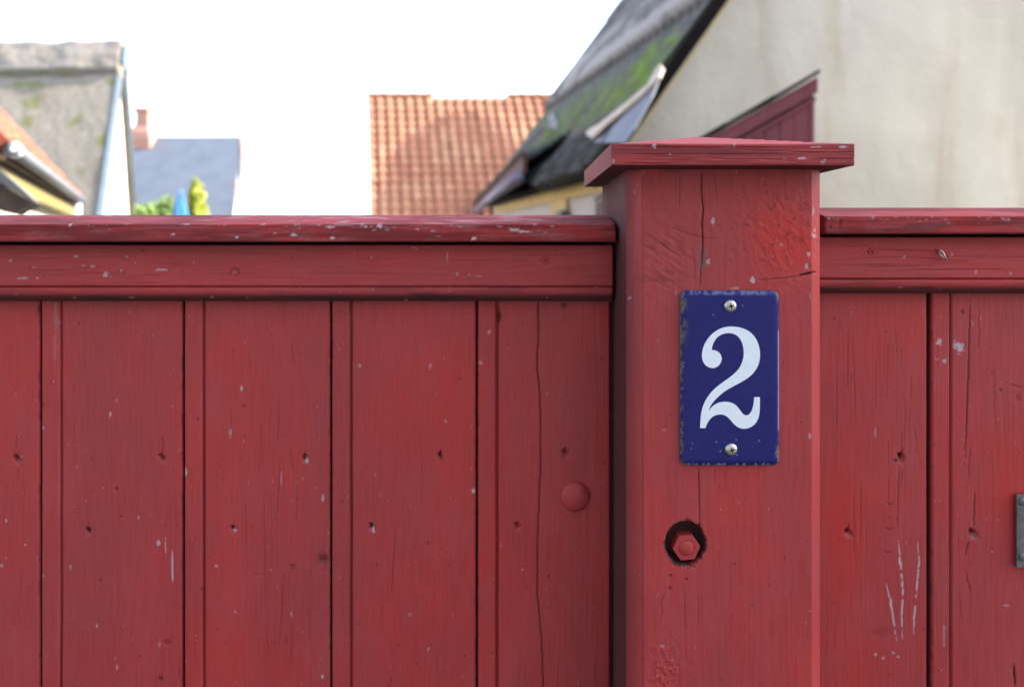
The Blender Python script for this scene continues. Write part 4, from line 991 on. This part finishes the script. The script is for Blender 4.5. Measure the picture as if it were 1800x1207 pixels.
# --- garden: pale shrub, yellow-green bush, folded blue parasol
def bush(name, label, cat, cen, rx, ry, rz, n, leaf, mat, taper=0, group=None):
    t = thing(name, label, cat, (cen[0], cen[1], 0))
    rg = random.Random(hash(name) % 1 + int(cen[0]*100)); bm = bmesh.new()
    lumps = [(rg.uniform(-.7, .7), rg.uniform(-.7, .7), rg.uniform(-.8, .8), rg.uniform(.25, .5)) for _ in range(22)]
    for i in range(n):
        L = rg.choice(lumps); th = rg.uniform(0, 2*math.pi); ph = math.acos(rg.uniform(-1, 1)); rr_ = L[3]*rg.random()**.4
        x = L[0]+rr_*math.sin(ph)*math.cos(th); y = L[1]+rr_*math.sin(ph)*math.sin(th); z = L[2]+rr_*math.cos(ph)
        k = 1-taper*(z+1)/2
        p = Vector(cen)+V(x*rx*k, y*ry*k, z*rz)
        a = V(rg.gauss(0, 1), rg.gauss(0, 1), rg.gauss(0, 1)).normalized(); b = a.orthogonal().normalized()
        s = leaf*rg.uniform(.6, 1.3)
        bm.faces.new([bm.verts.new(p-a*s), bm.verts.new(p+b*s*.45), bm.verts.new(p+a*s), bm.verts.new(p-b*s*.45)])
    me = bpy.data.meshes.new('foliage'); bm.to_mesh(me); bm.free(); link('foliage', me, mat, t)
    tube('stem', [(cen[0], cen[1], 0), (cen[0]+.03, cen[1], cen[2]*.5), (cen[0], cen[1]+.02, cen[2]+rz*.2)], [.05, .035, .012], M['bark'], t, 8)
    return t
YG = 12.0
bush('shrub', 'pale green leafy shrub between the white gable and the blue parasol', 'shrub', (XA(275, YG), YG, EYE+.28), .42, .4, .55, 2600, .05, M['leafpale'])
bush('bush', 'pointed yellow green bush just right of the blue parasol', 'bush', (XA(341, YG), YG+.1, EYE+.35), .27, .27, .82, 3200, .045, M['leafyellow'], .62)
par = thing('folded_parasol', 'closed bright blue parasol standing between two green bushes', 'parasol', (XA(318, YG), YG-.5, 0))
pc = V(XA(318, YG-.5), YG-.5, 0); zt_ = ZA(333, YG-.5)
def canopy():
    bm = bmesh.new(); rs = []
    for t in (0, .08, .3, .6, .85, 1):
        r0 = .012+.13*math.sin(min(t*1.25, 1)*math.pi/2)*(1-.25*max(0, t-.8)/.2)
        rs.append([bm.verts.new(pc+V(math.cos(a)*r0*(1+.18*math.cos(8*a)), math.sin(a)*r0*(1+.18*math.cos(8*a)), zt_-t*1.1)) for a in [2*math.pi*i/48 for i in range(48)]])
    for a, b in zip(rs, rs[1:]):
        for i in range(48): bm.faces.new([a[i], a[(i+1) % 48], b[(i+1) % 48], b[i]])
    bm.faces.new(rs[0]); bm.faces.new(rs[-1][::-1]); bmesh.ops.recalc_face_normals(bm, faces=bm.faces)
    me = bpy.data.meshes.new('canopy'); bm.to_mesh(me); bm.free()
    return me
link('canopy', canopy(), M['parasol'], par)
tube('pole', [pc, pc+V(0, 0, zt_-.02)], .018, M['whitepipe'], par, 10)

# --- unseen houses added outside the frame or behind others, only to shade and bounce light
hN = thing('sun_block_house', 'added unseen white house to the right, keeps the sun off the fence', 'house', (6.5, 2.6, 0))
prism('wall', [(4.0, .9, 0), (4.0, 4.4, 0), (4.0, 4.4, 4.6), (4.0, .9, 4.6)], (5, 0, 0), M['wall_white'], hN)
prism('roof', [(3.8, .8, 4.55), (6.5, .8, 6.9), (9.2, .8, 4.55), (6.5, .8, 4.65)], (0, 3.7, 0), M['tile'], hN)
hL = thing('sky_block_house_left', 'added unseen grey house behind and left of the viewer, blocks sky light', 'house', (-5.5, -5.5, 0))
prism('wall', [(-10.0, -9.0, 0), (1.1, -9.0, 0), (1.1, -1.7, 0), (-10.0, -1.7, 0)], (0, 0, 5.2), M['tar'], hL)
prism('roof', [(-10.1, -1.5, 5.22), (1.2, -1.5, 5.22), (1.2, -5.3, 8.4), (-10.1, -5.3, 8.4)], (0, -.05, -.15), M['tile'], hL)
hC = thing('sky_block_house_right', 'added unseen grey house behind and right of the viewer, blocks low sky light', 'house', (8.0, -8.5, 0))
prism('wall', [(2.6, -12.0, 0), (14.0, -12.0, 0), (14.0, -5.5, 0), (2.6, -5.5, 0)], (0, 0, 4.4), M['tar'], hC)
prism('roof', [(2.4, -5.3, 4.42), (14.2, -5.3, 4.42), (14.2, -8.7, 7.0), (2.4, -8.7, 7.0)], (0, -.05, -.15), M['tile'], hC)
hB = thing('shadow_cast_house', 'added unseen brick house behind the cream house, shaped to shadow the orange roof', 'house', (7.5, 20.5, 0))
sv = SUN
def cast(px, py, k):
    d = V((px-900)/F, 1, (430-py)/F); o = V(0, 0, EYE); t = (RO-o).dot(nO)/d.dot(nO); return o+d*t+sv*k
K = 11.0
a1, a2, a3, a4, a5 = cast(625, 400, K), cast(668, 290, K), cast(700, 248, K), cast(768, 262, K), cast(862, 345, K)
a0, a6 = cast(600, 500, K), cast(905, 420, K)
prism('roof', [a0, a1, a2, a3, a4, a5, a6, cast(905, 500, K)], (.02, .25, -.05), M['tile'], hB)  # added slab cut to the outline of the shadow on the orange roof
prism('wall', [V(a1.x+.9, a1.y+.5, 0), V(a1.x+.9, a1.y+.5, a1.z-.6), V(a5.x-.2, a5.y+.5, a1.z-.6), V(a5.x-.2, a5.y+.5, 0)], (0, 4, 0), M['brick'], hB)

# ------------------------------------------------------------------ ground
def ground():
    bm = bmesh.new(); s = 900
    v_ = [bm.verts.new(p) for p in ((-s, -s, 0), (s, -s, 0), (s, s, 0), (-s, s, 0))]; bm.faces.new(v_)
    me = bpy.data.meshes.new('ground'); bm.to_mesh(me); bm.free(); return me
link('ground', ground(), M['ground'], kind='structure')
